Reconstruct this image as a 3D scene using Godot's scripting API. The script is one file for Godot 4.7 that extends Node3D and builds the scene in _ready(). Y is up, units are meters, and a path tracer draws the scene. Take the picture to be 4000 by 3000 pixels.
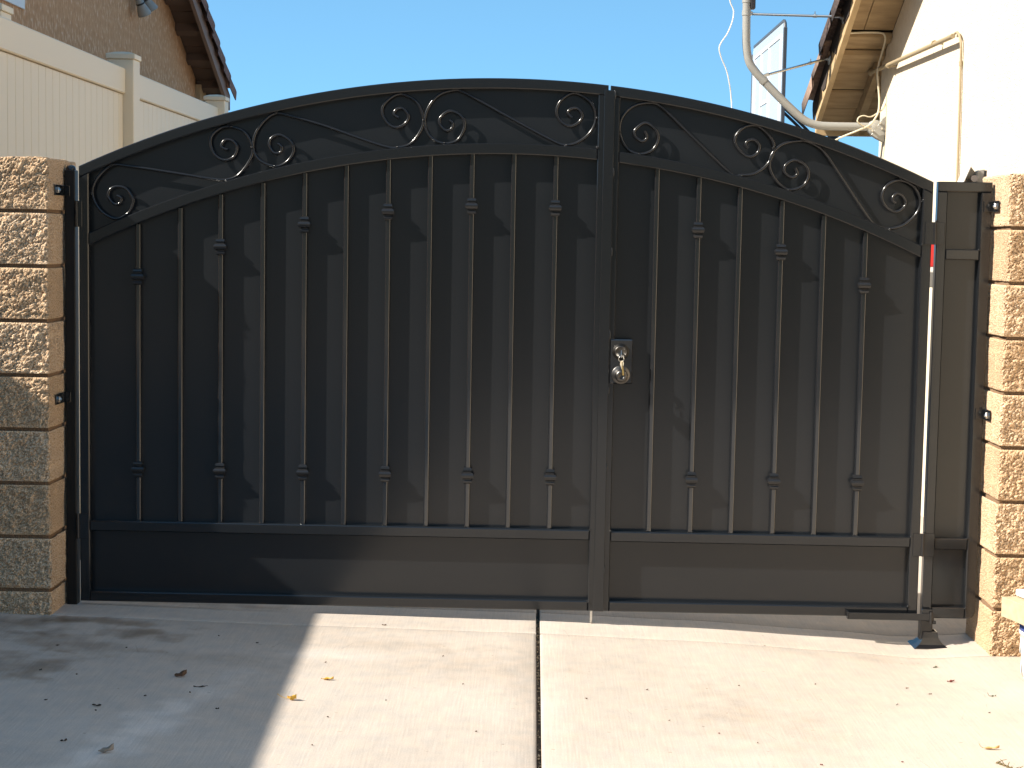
extends Node3D
# A black steel driveway gate with scrolled arch between split-face block pillars.
# x runs along the gate, y is up, z runs towards the street; the gate's front face is z = 0.

const SUN_DIR := Vector3(3.0, -2.47, -1.0)
var M := {}
var rng := RandomNumberGenerator.new()
var taken := {}


# ------------------------------------------------------------------ naming
func numbered(called: String) -> String:
	if not taken.has(called):
		taken[called] = 0
		return called
	taken[called] += 1
	return "%s_%03d" % [called, taken[called]]


func kid_name(parent: Node, called: String) -> String:
	if not parent.has_node(called):
		return called
	var k := 1
	while parent.has_node("%s_%03d" % [called, k]):
		k += 1
	return "%s_%03d" % [called, k]


func thing(called: String, label: String, category: String, at := Vector3.ZERO, group := "") -> Node3D:
	var o := Node3D.new()
	o.name = numbered(called)
	add_child(o, true)
	o.position = at
	tag(o, label, category, group)
	return o


func tag(o: Node3D, label: String, category: String, group := "") -> void:
	o.set_meta("label", label)
	o.set_meta("category", category)
	if group:
		o.set_meta("group", group)


func origin_of(o: Node) -> Vector3:
	var p := Vector3.ZERO
	while o is Node3D and o != self:
		p += o.position
		o = o.get_parent()
	return p


func fin(st: SurfaceTool, called: String, mat: Material, parent: Node = self, label := "", shaded := false) -> MeshInstance3D:
	if not shaded:
		st.generate_normals()
	var mi := MeshInstance3D.new()
	mi.mesh = st.commit()
	mi.material_override = mat
	if parent == self:
		mi.name = numbered(called)
	else:
		mi.name = kid_name(parent, called)
		mi.position = -origin_of(parent)
	if label:
		mi.set_meta("label", label)
	parent.add_child(mi, true)
	return mi


func struct(st: SurfaceTool, called: String, mat: Material) -> MeshInstance3D:
	var mi := fin(st, called, mat)
	mi.set_meta("kind", "structure")
	return mi


# ------------------------------------------------------------------ shapes
func mb(flat := true) -> SurfaceTool:
	var st := SurfaceTool.new()
	st.begin(Mesh.PRIMITIVE_TRIANGLES)
	st.set_smooth_group(-1 if flat else 0)
	return st


func tri(st: SurfaceTool, a: Vector3, b: Vector3, c: Vector3, n: Vector3) -> void:
	if (b - a).cross(c - a).dot(n) > 0.0:
		var t := b
		b = c
		c = t
	st.add_vertex(a)
	st.add_vertex(b)
	st.add_vertex(c)


func quad(st: SurfaceTool, a: Vector3, b: Vector3, c: Vector3, d: Vector3, n: Vector3) -> void:
	tri(st, a, b, c, n)
	tri(st, a, c, d, n)


func obox(st: SurfaceTool, xf: Transform3D, size: Vector3, b := 0.002) -> void:
	var h := size / 2.0
	b = minf(b, minf(h.x, minf(h.y, h.z)) * 0.6)
	for ax in 3:
		var u := (ax + 1) % 3
		var v := (ax + 2) % 3
		for s in [-1.0, 1.0]:
			var n := Vector3.ZERO
			n[ax] = s
			var p := []
			for c in [[-1, -1], [1, -1], [1, 1], [-1, 1]]:
				var q := Vector3.ZERO
				q[ax] = s * h[ax]
				q[u] = c[0] * (h[u] - b)
				q[v] = c[1] * (h[v] - b)
				p.append(xf * q)
			quad(st, p[0], p[1], p[2], p[3], xf.basis * n)
	if b <= 0.0:
		return
	for ax in 3:
		var u := (ax + 1) % 3
		var v := (ax + 2) % 3
		for su in [-1.0, 1.0]:
			for sv in [-1.0, 1.0]:
				var p := []
				for e in [[-1.0, 0], [1.0, 0], [1.0, 1], [-1.0, 1]]:
					var q := Vector3.ZERO
					q[ax] = e[0] * (h[ax] - b)
					q[u] = su * (h[u] - (b if e[1] else 0.0))
					q[v] = sv * (h[v] - (0.0 if e[1] else b))
					p.append(xf * q)
				var n := Vector3.ZERO
				n[u] = su
				n[v] = sv
				quad(st, p[0], p[1], p[2], p[3], xf.basis * n)
	for sx in [-1.0, 1.0]:
		for sy in [-1.0, 1.0]:
			for sz in [-1.0, 1.0]:
				var s := Vector3(sx, sy, sz)
				var k := s * (h - Vector3(b, b, b))
				tri(st, xf * (k + Vector3(sx * b, 0, 0)), xf * (k + Vector3(0, sy * b, 0)), xf * (k + Vector3(0, 0, sz * b)), xf.basis * s)


func bx(st: SurfaceTool, lo: Vector3, hi: Vector3, b := 0.002) -> void:
	obox(st, Transform3D(Basis(), (lo + hi) / 2.0), hi - lo, b)


# a flat polygon (x, y) pushed out from z0 to z1, its front edges eased by b
func plate(st: SurfaceTool, poly: PackedVector2Array, z0: float, z1: float, b := 0.0, xf := Transform3D()) -> void:
	if Geometry2D.is_polygon_clockwise(poly):
		poly.reverse()
	var n := poly.size()
	var inner := PackedVector2Array()
	for i in n:
		var e0 := (poly[i] - poly[(i + n - 1) % n]).normalized()
		var e1 := (poly[(i + 1) % n] - poly[i]).normalized()
		var n0 := Vector2(e0.y, -e0.x)
		var n1 := Vector2(e1.y, -e1.x)
		var m := (n0 + n1).normalized()
		inner.append(poly[i] - m * b / maxf(0.4, m.dot(n0)))
	var idx := Geometry2D.triangulate_polygon(poly)
	var fz := xf.basis.z
	for k in range(0, idx.size(), 3):
		var f := []
		var g := []
		for j in 3:
			var q := inner[idx[k + j]]
			var w := poly[idx[k + j]]
			f.append(xf * Vector3(q.x, q.y, z1))
			g.append(xf * Vector3(w.x, w.y, z0))
		tri(st, f[0], f[1], f[2], fz)
		tri(st, g[0], g[1], g[2], -fz)
	for i in n:
		var j := (i + 1) % n
		var e := (poly[j] - poly[i]).normalized()
		var o := xf.basis * Vector3(e.y, -e.x, 0)
		var a := xf * Vector3(poly[i].x, poly[i].y, z0)
		var c := xf * Vector3(poly[j].x, poly[j].y, z0)
		var d := xf * Vector3(poly[j].x, poly[j].y, z1 - b)
		var f := xf * Vector3(poly[i].x, poly[i].y, z1 - b)
		quad(st, a, c, d, f, o)
		if b > 0.0:
			quad(st, f, d, xf * Vector3(inner[j].x, inner[j].y, z1), xf * Vector3(inner[i].x, inner[i].y, z1), o + fz)


func rect(x0: float, x1: float, y0: float, y1: float) -> PackedVector2Array:
	return PackedVector2Array([Vector2(x0, y0), Vector2(x1, y0), Vector2(x1, y1), Vector2(x0, y1)])


func arc_y(c: Vector2, r: float, x: float) -> float:
	return c.y + sqrt(r * r - (x - c.x) * (x - c.x))


func arc_band(c: Vector2, r_out: float, r_in: float, x0: float, x1: float, steps := 40) -> PackedVector2Array:
	var p := PackedVector2Array()
	for i in steps + 1:
		var x := lerpf(x0, x1, i / float(steps))
		p.append(Vector2(x, arc_y(c, r_in, x)))
	for i in steps + 1:
		var x := lerpf(x1, x0, i / float(steps))
		p.append(Vector2(x, arc_y(c, r_out, x)))
	return p


func smooth3(p: Array, n := 5) -> PackedVector3Array:
	var out := PackedVector3Array()
	for i in p.size() - 1:
		var a: Vector3 = p[maxi(i - 1, 0)]
		var b: Vector3 = p[i]
		var c: Vector3 = p[i + 1]
		var d: Vector3 = p[mini(i + 2, p.size() - 1)]
		for k in n:
			out.append(b.cubic_interpolate(c, a, d, k / float(n)))
	out.append(p[p.size() - 1])
	return out


func tube(st: SurfaceTool, pts: PackedVector3Array, r: float, sides := 8, r_end := -1.0) -> void:
	st.set_smooth_group(0)
	var n := pts.size()
	var up := Vector3.UP
	if absf((pts[1] - pts[0]).normalized().dot(up)) > 0.9:
		up = Vector3.BACK
	var prev := PackedVector3Array()
	for i in n:
		var t := (pts[mini(i + 1, n - 1)] - pts[maxi(i - 1, 0)]).normalized()
		var s := t.cross(up).normalized()
		up = s.cross(t).normalized()
		var rr := r if r_end < 0.0 else lerpf(r, r_end, i / float(n - 1))
		var ring := PackedVector3Array()
		for k in sides:
			var a := TAU * k / sides
			ring.append(pts[i] + (s * cos(a) + up * sin(a)) * rr)
		if i > 0:
			for k in sides:
				var m := (k + 1) % sides
				var o := (ring[k] + ring[m]) / 2.0 - pts[i]
				quad(st, prev[k], prev[m], ring[m], ring[k], o)
		if i == 0 or i == n - 1:
			st.set_smooth_group(-1)
			for k in sides:
				tri(st, pts[i], ring[k], ring[(k + 1) % sides], -t if i == 0 else t)
			st.set_smooth_group(0)
		prev = ring


func rod(st: SurfaceTool, a: Vector3, b: Vector3, r: float, sides := 10) -> void:
	tube(st, PackedVector3Array([a, b]), r, sides)


# a square tube standing along y with rolled corners
func square_tube(st: SurfaceTool, lo: Vector3, hi: Vector3, r: float) -> void:
	st.set_smooth_group(0)
	var ring := []
	for c in [[hi.x - r, hi.z - r, 0.0], [lo.x + r, hi.z - r, PI / 2], [lo.x + r, lo.z + r, PI], [hi.x - r, lo.z + r, PI * 1.5]]:
		for k in 5:
			var a: float = c[2] + PI / 2 * k / 4.0
			ring.append([Vector2(c[0] + cos(a) * r, c[1] + sin(a) * r), Vector2(cos(a), sin(a))])
	var n := ring.size()
	for k in n:
		var p: Array = ring[k]
		var q: Array = ring[(k + 1) % n]
		var v := [[p, lo.y], [q, lo.y], [q, hi.y], [p, hi.y]]
		var m: Vector2 = p[1] + q[1]
		var ord := [0, 1, 2, 0, 2, 3]
		var a3 := Vector3(p[0].x, lo.y, p[0].y)
		var b3 := Vector3(q[0].x, lo.y, q[0].y)
		var c3 := Vector3(q[0].x, hi.y, q[0].y)
		if (b3 - a3).cross(c3 - a3).dot(Vector3(m.x, 0, m.y)) > 0.0:
			ord = [0, 2, 1, 0, 3, 2]
		for i in ord:
			var e: Array = v[i]
			st.set_normal(Vector3(e[0][1].x, 0, e[0][1].y))
			st.add_vertex(Vector3(e[0][0].x, e[1], e[0][0].y))


# profile of (radius, height) turned round the y axis of xf
func lathe(st: SurfaceTool, prof: Array, sides: int, xf := Transform3D(), flat := false) -> void:
	st.set_smooth_group(-1 if flat else 0)
	for i in prof.size() - 1:
		var p: Vector2 = prof[i]
		var q: Vector2 = prof[i + 1]
		for k in sides:
			var a := TAU * (k + 0.5) / sides
			var b := TAU * (k + 1.5) / sides
			var v := []
			for e in [[p, a], [p, b], [q, b], [q, a]]:
				v.append(xf * Vector3(cos(e[1]) * e[0].x, e[0].y, sin(e[1]) * e[0].x))
			var mid := (a + b) / 2.0
			var sl := q - p
			var nn := xf.basis * Vector3(cos(mid) * sl.y, -sl.x, sin(mid) * sl.y)
			if p.x > 1e-5:
				tri(st, v[0], v[1], v[2], nn)
			if q.x > 1e-5:
				tri(st, v[0], v[2], v[3], nn)


func ball(st: SurfaceTool, c: Vector3, r: Vector3, sides := 8) -> void:
	var p := []
	for i in 6:
		var a := -PI / 2 + PI * i / 5.0
		p.append(Vector2(maxf(cos(a), 0.0), sin(a)))
	lathe(st, p, sides, Transform3D(Basis.from_scale(r), c))


# ------------------------------------------------------------------ materials
func lin(r: float, g: float, b: float) -> Color:
	return Color(r, g, b).linear_to_srgb()


func mat(c: Color, rough: float, metal := 0.0, spec := 0.5) -> StandardMaterial3D:
	var m := StandardMaterial3D.new()
	m.albedo_color = c
	m.roughness = rough
	m.metallic = metal
	m.metallic_specular = spec
	return m


func noise(freq: float, oct: int, sd: int, type := FastNoiseLite.TYPE_SIMPLEX_SMOOTH) -> FastNoiseLite:
	var n := FastNoiseLite.new()
	n.noise_type = type
	n.frequency = freq
	n.fractal_octaves = oct
	n.seed = sd
	return n


func ramp(stops: Array) -> Gradient:
	var g := Gradient.new()
	var o := PackedFloat32Array()
	var c := PackedColorArray()
	for s in stops:
		o.append(s[0])
		c.append(s[1])
	g.offsets = o
	g.colors = c
	return g


func ntex(n: FastNoiseLite, g: Gradient = null, size := 512) -> NoiseTexture2D:
	var t := NoiseTexture2D.new()
	t.width = size
	t.height = size
	t.seamless = true
	t.seamless_blend_skirt = 0.2
	t.noise = n
	if g:
		t.color_ramp = g
	return t


func textured(n: FastNoiseLite, g: Gradient, rough: float, scale: Vector3, bump: FastNoiseLite = null, depth := 0.2, size := 512) -> StandardMaterial3D:
	var m := mat(Color.WHITE, rough)
	m.albedo_texture = ntex(n, g, size)
	m.uv1_triplanar = true
	m.uv1_scale = scale
	m.uv1_triplanar_sharpness = 4.0
	if bump:
		m.heightmap_enabled = true
		m.heightmap_texture = ntex(bump, null, size)
		m.heightmap_scale = depth
	return m


const TX0 := -2.6
const TZ0 := -0.7
const TW := 5.2
const TH := 3.25


func stain(im: Image, at: Vector2, size: Vector2, turn: float, amount: float, n: FastNoiseLite) -> void:
	var w := im.get_width()
	var h := im.get_height()
	var c := Vector2((at.x - TX0) / TW * w, (at.y - TZ0) / TH * h)
	var s := size / TW * w
	var reach := maxf(s.x, s.y) * 1.6
	for y in range(maxi(0, int(c.y - reach)), mini(h, int(c.y + reach))):
		for x in range(maxi(0, int(c.x - reach)), mini(w, int(c.x + reach))):
			var d := (Vector2(x, y) - c).rotated(-turn) / s
			var k := d.length() + n.get_noise_2d(x, y) * 0.9
			var a := clampf(1.15 - k, 0.0, 1.0) * amount
			if a != 0.0:
				var v := im.get_pixel(x, y).r
				im.set_pixel(x, y, Color(clampf(v + a, 0, 1), 0, 0))


func concrete_images() -> Array:
	var w := 2048
	var h := 1280
	var big := noise(0.012, 4, 11).get_image(512, 320, false, false, false)
	big.convert(Image.FORMAT_L8)
	big.resize(w, h, Image.INTERPOLATE_CUBIC)
	var mid := noise(0.05, 4, 12).get_image(1024, 640, false, false, false)
	mid.convert(Image.FORMAT_L8)
	mid.resize(w, h, Image.INTERPOLATE_BILINEAR)
	var grain := noise(0.45, 2, 13).get_image(w, h, false, false, false)
	grain.convert(Image.FORMAT_L8)
	var brush := noise(0.35, 3, 14).get_image(w, 40, false, false, false)
	brush.convert(Image.FORMAT_L8)
	brush.resize(w, h, Image.INTERPOLATE_CUBIC)
	var st := Image.create(512, 320, false, Image.FORMAT_RF)
	st.fill(Color(0.5, 0, 0))
	var sn := noise(0.06, 4, 15)
	# darker damp and rust-brown marks beside the left pillar, paler streaks
	for s in [[-1.55, 0.26, 0.30, 0.06, 0.1, -0.30], [-1.42, 0.42, 0.16, 0.09, 0.2, -0.34], [-1.75, 0.95, 0.22, 0.20, 0.0, -0.30], [-1.66, 0.6, 0.3, 0.12, 0.3, -0.20], [-1.95, 0.35, 0.25, 0.14, 0.0, -0.3],
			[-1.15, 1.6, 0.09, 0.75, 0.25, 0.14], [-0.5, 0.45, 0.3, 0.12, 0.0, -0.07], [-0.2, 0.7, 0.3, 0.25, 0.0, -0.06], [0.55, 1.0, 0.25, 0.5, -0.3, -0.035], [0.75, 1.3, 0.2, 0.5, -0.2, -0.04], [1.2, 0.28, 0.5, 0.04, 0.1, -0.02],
			[1.3, 0.27, 0.22, 0.05, 0.1, -0.03], [-0.7, 0.62, 0.25, 0.1, 0.0, 0.07], [-1.05, 0.75, 0.3, 0.1, 0.2, -0.08], [0.1, 1.6, 0.3, 0.3, 0.0, -0.03], [-1.3, -0.1, 0.4, 0.05, 0.0, -0.2]]:
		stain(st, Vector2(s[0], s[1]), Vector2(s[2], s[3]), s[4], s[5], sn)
	st.resize(w, h, Image.INTERPOLATE_BILINEAR)
	var sb := st.get_data().to_float32_array()
	var b0 := big.get_data()
	var b1 := mid.get_data()
	var b2 := grain.get_data()
	var b3 := brush.get_data()
	var out := PackedByteArray()
	out.resize(w * h * 3)
	var o := 0
	for i in w * h:
		var s: float = sb[i] - 0.5
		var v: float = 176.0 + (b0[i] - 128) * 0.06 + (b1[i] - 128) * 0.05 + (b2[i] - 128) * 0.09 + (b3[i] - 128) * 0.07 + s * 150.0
		var warm: float = (b1[i] - 128) * 0.03 - s * 12.0
		out[o] = clampi(int(v + 8.0 + warm), 0, 255)
		out[o + 1] = clampi(int(v - 2.5), 0, 255)
		out[o + 2] = clampi(int(v - 13.5 - warm), 0, 255)
		o += 3
	var im := Image.create_from_data(w, h, false, Image.FORMAT_RGB8, out)
	# small scuffs, grit and pits
	for k in 420:
		var x := rng.randi_range(2, w - 8)
		var y := rng.randi_range(2, h - 12)
		var c := im.get_pixel(x, y)
		var f := rng.randf_range(0.72, 0.92)
		c = Color(c.r * f, c.g * f * 0.98, c.b * f * 0.95)
		im.fill_rect(Rect2i(x, y, rng.randi_range(1, 4), rng.randi_range(1, 2)), c)
	for k in 140:
		var x := float(rng.randi_range(20, w - 40))
		var y := float(rng.randi_range(20, h - 60))
		var f := rng.randf_range(0.86, 1.08)
		var dx := rng.randf_range(-0.35, 0.35)
		for j in rng.randi_range(8, 46):
			var c := im.get_pixel(int(x), int(y))
			im.set_pixel(int(x), int(y), Color(c.r * f, c.g * f, c.b * f))
			x = clampf(x + dx, 0, w - 1)
			y = clampf(y + 1.0, 0, h - 1)
	var bump := PackedByteArray()
	bump.resize(w * h)
	for i in w * h:
		bump[i] = clampi(int(128.0 + (b2[i] - 128) * 0.5 + (b3[i] - 128) * 0.55), 0, 255)
	return [im, Image.create_from_data(w, h, false, Image.FORMAT_L8, bump)]


func make_materials() -> void:
	M.gate = mat(lin(0.0105, 0.0118, 0.0138), 0.15, 0.0, 0.52)
	M.panel = mat(lin(0.0125, 0.0138, 0.016), 0.2, 0.0, 0.5)
	M.iron = mat(lin(0.015, 0.015, 0.016), 0.2)
	for m in [M.gate]:
		m.heightmap_enabled = true
		m.heightmap_texture = ntex(noise(0.08, 3, 71), null, 256)
		m.heightmap_scale = 0.004
		m.uv1_triplanar = true
		m.uv1_scale = Vector3(6, 6, 6)
	M.post = mat(lin(0.015, 0.015, 0.015), 0.42, 0.0, 0.3)
	M.bar = mat(lin(0.012, 0.0132, 0.0155), 0.1, 0.0, 0.72)
	M.gloss = mat(lin(0.012, 0.012, 0.014), 0.12)
	M.steel = mat(lin(0.62, 0.62, 0.6), 0.28, 1.0)
	M.pewter = mat(lin(0.11, 0.105, 0.1), 0.38, 1.0)
	M.brass = mat(lin(0.7, 0.5, 0.18), 0.3, 1.0)
	M.block = textured(noise(0.05, 5, 21), ramp([[0.0, lin(0.34, 0.185, 0.095)], [0.28, lin(0.58, 0.365, 0.205)], [0.42, lin(0.71, 0.485, 0.295)], [0.6, lin(0.78, 0.585, 0.395)], [1.0, lin(0.84, 0.71, 0.55)]]), 0.95, Vector3(4, 4, 4), noise(0.075, 4, 22), 0.7)
	M.block_b = textured(noise(0.06, 5, 23), ramp([[0.0, lin(0.31, 0.165, 0.085)], [0.28, lin(0.55, 0.345, 0.19)], [0.43, lin(0.69, 0.465, 0.275)], [0.62, lin(0.75, 0.55, 0.36)], [1.0, lin(0.82, 0.68, 0.5)]]), 0.95, Vector3(4, 4, 4), noise(0.085, 4, 24), 0.7)
	M.mortar = textured(noise(0.08, 3, 25), ramp([[0.0, lin(0.2, 0.12, 0.07)], [1.0, lin(0.36, 0.23, 0.13)]]), 0.95, Vector3(5, 5, 5), noise(0.1, 3, 26), 0.3, 256)
	var ci := concrete_images()
	M.concrete = mat(Color.WHITE, 0.88)
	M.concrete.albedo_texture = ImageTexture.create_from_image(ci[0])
	M.concrete.heightmap_enabled = true
	M.concrete.heightmap_texture = ImageTexture.create_from_image(ci[1])
	M.concrete.heightmap_scale = 0.08
	M.earth = textured(noise(0.05, 4, 31), ramp([[0.0, lin(0.05, 0.04, 0.03)], [1.0, lin(0.16, 0.12, 0.085)]]), 1.0, Vector3(3, 3, 3), noise(0.12, 3, 32), 0.5, 256)
	M.asphalt = textured(noise(0.2, 3, 62), ramp([[0.0, lin(0.04, 0.04, 0.042)], [1.0, lin(0.075, 0.073, 0.072)]]), 0.9, Vector3(1, 1, 1), null, 0.0, 256)
	M.scrub = textured(noise(0.06, 4, 63), ramp([[0.0, lin(0.025, 0.03, 0.018)], [1.0, lin(0.09, 0.085, 0.05)]]), 0.95, Vector3(0.04, 0.04, 0.04), null, 0.0, 256)
	M.yard = textured(noise(0.03, 5, 33), ramp([[0.0, lin(0.2, 0.15, 0.1)], [1.0, lin(0.36, 0.29, 0.21)]]), 1.0, Vector3(0.5, 0.5, 0.5))
	M.vinyl = mat(lin(0.79, 0.675, 0.5), 0.5)
	M.stucco_brown = textured(noise(0.03, 5, 41), ramp([[0.0, lin(0.47, 0.25, 0.12)], [0.5, lin(0.58, 0.325, 0.165)], [0.66, lin(0.61, 0.35, 0.185)], [0.74, lin(0.7, 0.47, 0.31)], [1.0, lin(0.74, 0.53, 0.37)]]), 0.95, Vector3(1.3, 0.75, 1.3), noise(0.03, 5, 41), 1.2)
	M.stucco_cream = textured(noise(0.02, 3, 43), ramp([[0.0, lin(0.72, 0.62, 0.47)], [1.0, lin(0.8, 0.7, 0.55)]]), 0.95, Vector3(1.2, 1.2, 1.2), noise(0.12, 4, 44), 0.5)
	M.tan_wood = textured(noise(0.02, 4, 45), ramp([[0.0, lin(0.42, 0.3, 0.16)], [0.5, lin(0.5, 0.36, 0.2)], [1.0, lin(0.58, 0.43, 0.25)]]), 0.75, Vector3(1.2, 1.2, 0.5), noise(0.05, 3, 46), 0.1)
	M.tan_board = textured(noise(0.02, 4, 47), ramp([[0.0, lin(0.27, 0.185, 0.1)], [0.5, lin(0.36, 0.255, 0.14)], [1.0, lin(0.44, 0.32, 0.18)]]), 0.8, Vector3(0.35, 1.6, 1.6), noise(0.05, 3, 48), 0.1)
	M.brown_wood = mat(lin(0.13, 0.085, 0.065), 0.8)
	M.tile = textured(noise(0.03, 4, 49), ramp([[0.0, lin(0.12, 0.062, 0.048)], [0.5, lin(0.19, 0.1, 0.075)], [1.0, lin(0.27, 0.16, 0.12)]]), 0.85, Vector3(1.5, 1.5, 1.5), noise(0.1, 3, 50), 0.2)
	M.tile_dark = textured(noise(0.04, 4, 51), ramp([[0.0, lin(0.06, 0.04, 0.034)], [0.6, lin(0.12, 0.078, 0.062)], [1.0, lin(0.36, 0.24, 0.18)]]), 0.85, Vector3(1.5, 1.5, 1.5), noise(0.1, 3, 50), 0.3)
	M.tile_sunlit = textured(noise(0.04, 4, 52), ramp([[0.0, lin(0.26, 0.16, 0.11)], [1.0, lin(0.5, 0.36, 0.27)]]), 0.85, Vector3(1.5, 1.5, 1.5), noise(0.1, 3, 50), 0.2, 256)  # sunlight painted into the colour of the lowest rake tiles
	M.felt_gap_shade = mat(lin(0.05, 0.038, 0.034), 0.95)
	M.grey_paint = mat(lin(0.33, 0.325, 0.3), 0.42)
	M.cable = mat(lin(0.68, 0.6, 0.44), 0.5)
	M.cable_white = mat(lin(0.78, 0.77, 0.74), 0.5)
	M.pipe_cream = mat(lin(0.36, 0.285, 0.175), 0.6)
	M.white = mat(lin(0.8, 0.8, 0.79), 0.45)
	M.black = mat(lin(0.02, 0.02, 0.022), 0.4)
	M.blue = mat(lin(0.02, 0.06, 0.3), 0.4)
	M.red = mat(lin(0.55, 0.02, 0.02), 0.45)
	M.card = textured(noise(0.03, 3, 53), ramp([[0.0, lin(0.42, 0.34, 0.22)], [1.0, lin(0.52, 0.43, 0.29)]]), 0.85, Vector3(3, 3, 3), null, 0.0, 256)
	M.board = mat(lin(0.62, 0.68, 0.74), 0.2)
	M.board.transparency = BaseMaterial3D.TRANSPARENCY_ALPHA
	M.board.albedo_color.a = 0.8
	M.glass = mat(lin(0.5, 0.5, 0.48), 0.15)


# ------------------------------------------------------------------ ground
const GY := [[-3.0, 0.05], [-2.2, 0.04], [-1.8, 0.032], [-0.82, 0.012], [0.0, 0.0], [0.64, -0.018], [1.2, -0.047], [1.5, -0.068], [1.75, -0.052], [2.2, -0.05], [3.0, -0.05]]


func gy(x: float, z := 0.0) -> float:
	var y: float = GY[GY.size() - 1][1]
	for i in GY.size() - 1:
		if x < GY[i + 1][0]:
			y = lerpf(GY[i][1], GY[i + 1][1], smoothstep(0.0, 1.0, clampf((x - GY[i][0]) / (GY[i + 1][0] - GY[i][0]), 0, 1)) * 0.5 + 0.5 * clampf((x - GY[i][0]) / (GY[i + 1][0] - GY[i][0]), 0, 1))
			break
	var far := clampf(x, -2.6, 2.6) * -0.02
	return lerpf(y, far, smoothstep(0.35, 1.2, absf(z)))


func slab(parent: Node, x0: float, x1: float, z0: float, z1: float, lip: float) -> void:
	var st := mb(false)
	var axes := []
	for e in [[x0, x1], [z0, z1]]:
		var a: Array = [e[0], e[0] + lip * 0.3, e[0] + lip]
		var p: float = e[0] + lip
		while p < e[1] - lip - 0.12:
			p += 0.1 if p < 2.6 else 0.5
			if p < e[1] - lip - 0.02:
				a.append(p)
		a.append_array([e[1] - lip, e[1] - lip * 0.3, e[1]])
		axes.append(a)
	var xs: Array = axes[0]
	var zs: Array = axes[1]
	var pts := []
	for j in zs.size():
		var row := []
		for i in xs.size():
			var d := minf(minf(xs[i] - x0, x1 - xs[i]), minf(zs[j] - z0, z1 - zs[j]))
			var t := 1.0 - clampf(d / lip, 0, 1)
			row.append(Vector3(xs[i], gy(xs[i], zs[j]) - lip * 0.55 * t * t, zs[j]))
		pts.append(row)
	for j in zs.size() - 1:
		for i in xs.size() - 1:
			var q := [pts[j][i], pts[j][i + 1], pts[j + 1][i + 1], pts[j + 1][i]]
			for k in [0, 1, 2, 0, 2, 3]:
				var v: Vector3 = q[k]
				st.set_uv(Vector2((v.x - TX0) / TW, (v.z - TZ0) / TH))
				st.add_vertex(v)
	# the cut sides
	st.set_smooth_group(-1)
	var rim := []
	for i in xs.size():
		rim.append(pts[0][i])
	for j in range(1, zs.size()):
		rim.append(pts[j][xs.size() - 1])
	for i in range(xs.size() - 2, -1, -1):
		rim.append(pts[zs.size() - 1][i])
	for j in range(zs.size() - 2, -1, -1):
		rim.append(pts[j][0])
	for i in rim.size() - 1:
		var a: Vector3 = rim[i]
		var b: Vector3 = rim[i + 1]
		var dn := Vector3(0, -0.07, 0)
		for v in [a, b, b + dn, a, b + dn, a + dn]:
			st.set_uv(Vector2((v.x - TX0) / TW, (v.z - TZ0) / TH))
			st.add_vertex(v)
	fin(st, "slab", M.concrete, parent)


func build_ground() -> void:
	var st := mb()
	quad(st, Vector3(-300, -0.16, -300), Vector3(300, -0.16, -300), Vector3(300, -0.16, 300), Vector3(-300, -0.16, 300), Vector3.UP)
	struct(st, "ground", M.yard)
	st = mb()
	bx(st, Vector3(-200, -0.19, 10.4), Vector3(200, -0.14, 19.0), 0.0)
	struct(st, "street", M.asphalt)
	var hn := noise(0.03, 4, 61)  # unseen hills added behind the camera to darken the gate's reflections
	st = mb(false)
	var hp := []
	for j in 13:
		var row := []
		for i in 61:
			var x := -240.0 + i * 8.0
			var z := 24.0 + j * 7.0
			row.append(Vector3(x, -0.2 + smoothstep(0.0, 1.0, j / 12.0) * (17.0 + 6.0 * hn.get_noise_2d(x, 0.0)) + (1.2 * hn.get_noise_2d(x * 3.0, z * 3.0) if j > 0 else 0.0), z))
		hp.append(row)
	for j in 12:
		for i in 60:
			quad(st, hp[j][i], hp[j][i + 1], hp[j + 1][i + 1], hp[j + 1][i], Vector3.UP)
	struct(st, "added_hills", M.scrub)
	var drive := Node3D.new()
	drive.name = "driveway"
	drive.set_meta("kind", "structure")
	drive.set_meta("label", "pale broom-finished concrete driveway in slabs under and before the gate")
	add_child(drive)
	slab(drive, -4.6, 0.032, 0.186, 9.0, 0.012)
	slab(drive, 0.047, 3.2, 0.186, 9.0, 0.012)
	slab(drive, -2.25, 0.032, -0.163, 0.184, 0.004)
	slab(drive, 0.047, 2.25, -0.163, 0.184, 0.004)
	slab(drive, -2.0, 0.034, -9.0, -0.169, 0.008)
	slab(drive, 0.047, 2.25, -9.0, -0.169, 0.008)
	st = mb()
	bx(st, Vector3(-2.6, -0.15, -9.0), Vector3(2.6, -0.085, 9.0), 0.0)
	bx(st, Vector3(0.028, -0.08, -3.0), Vector3(0.05, -0.026, 9.0), 0.0)
	struct(st, "joint_soil", M.earth)
	# grit and crumbs lying in the long joint
	st = mb()
	for k in 130:
		var z := rng.randf_range(-0.15, 2.6)
		var r := rng.randf_range(0.0015, 0.0045)
		ball(st, Vector3(0.0395 + rng.randf_range(-0.004, 0.004), -0.024 + r * 0.5, z), Vector3(r, r * 0.7, r * 1.3), 5)
	var grit := fin(st, "joint_grit", M.card)
	grit.set_meta("kind", "stuff")


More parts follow.
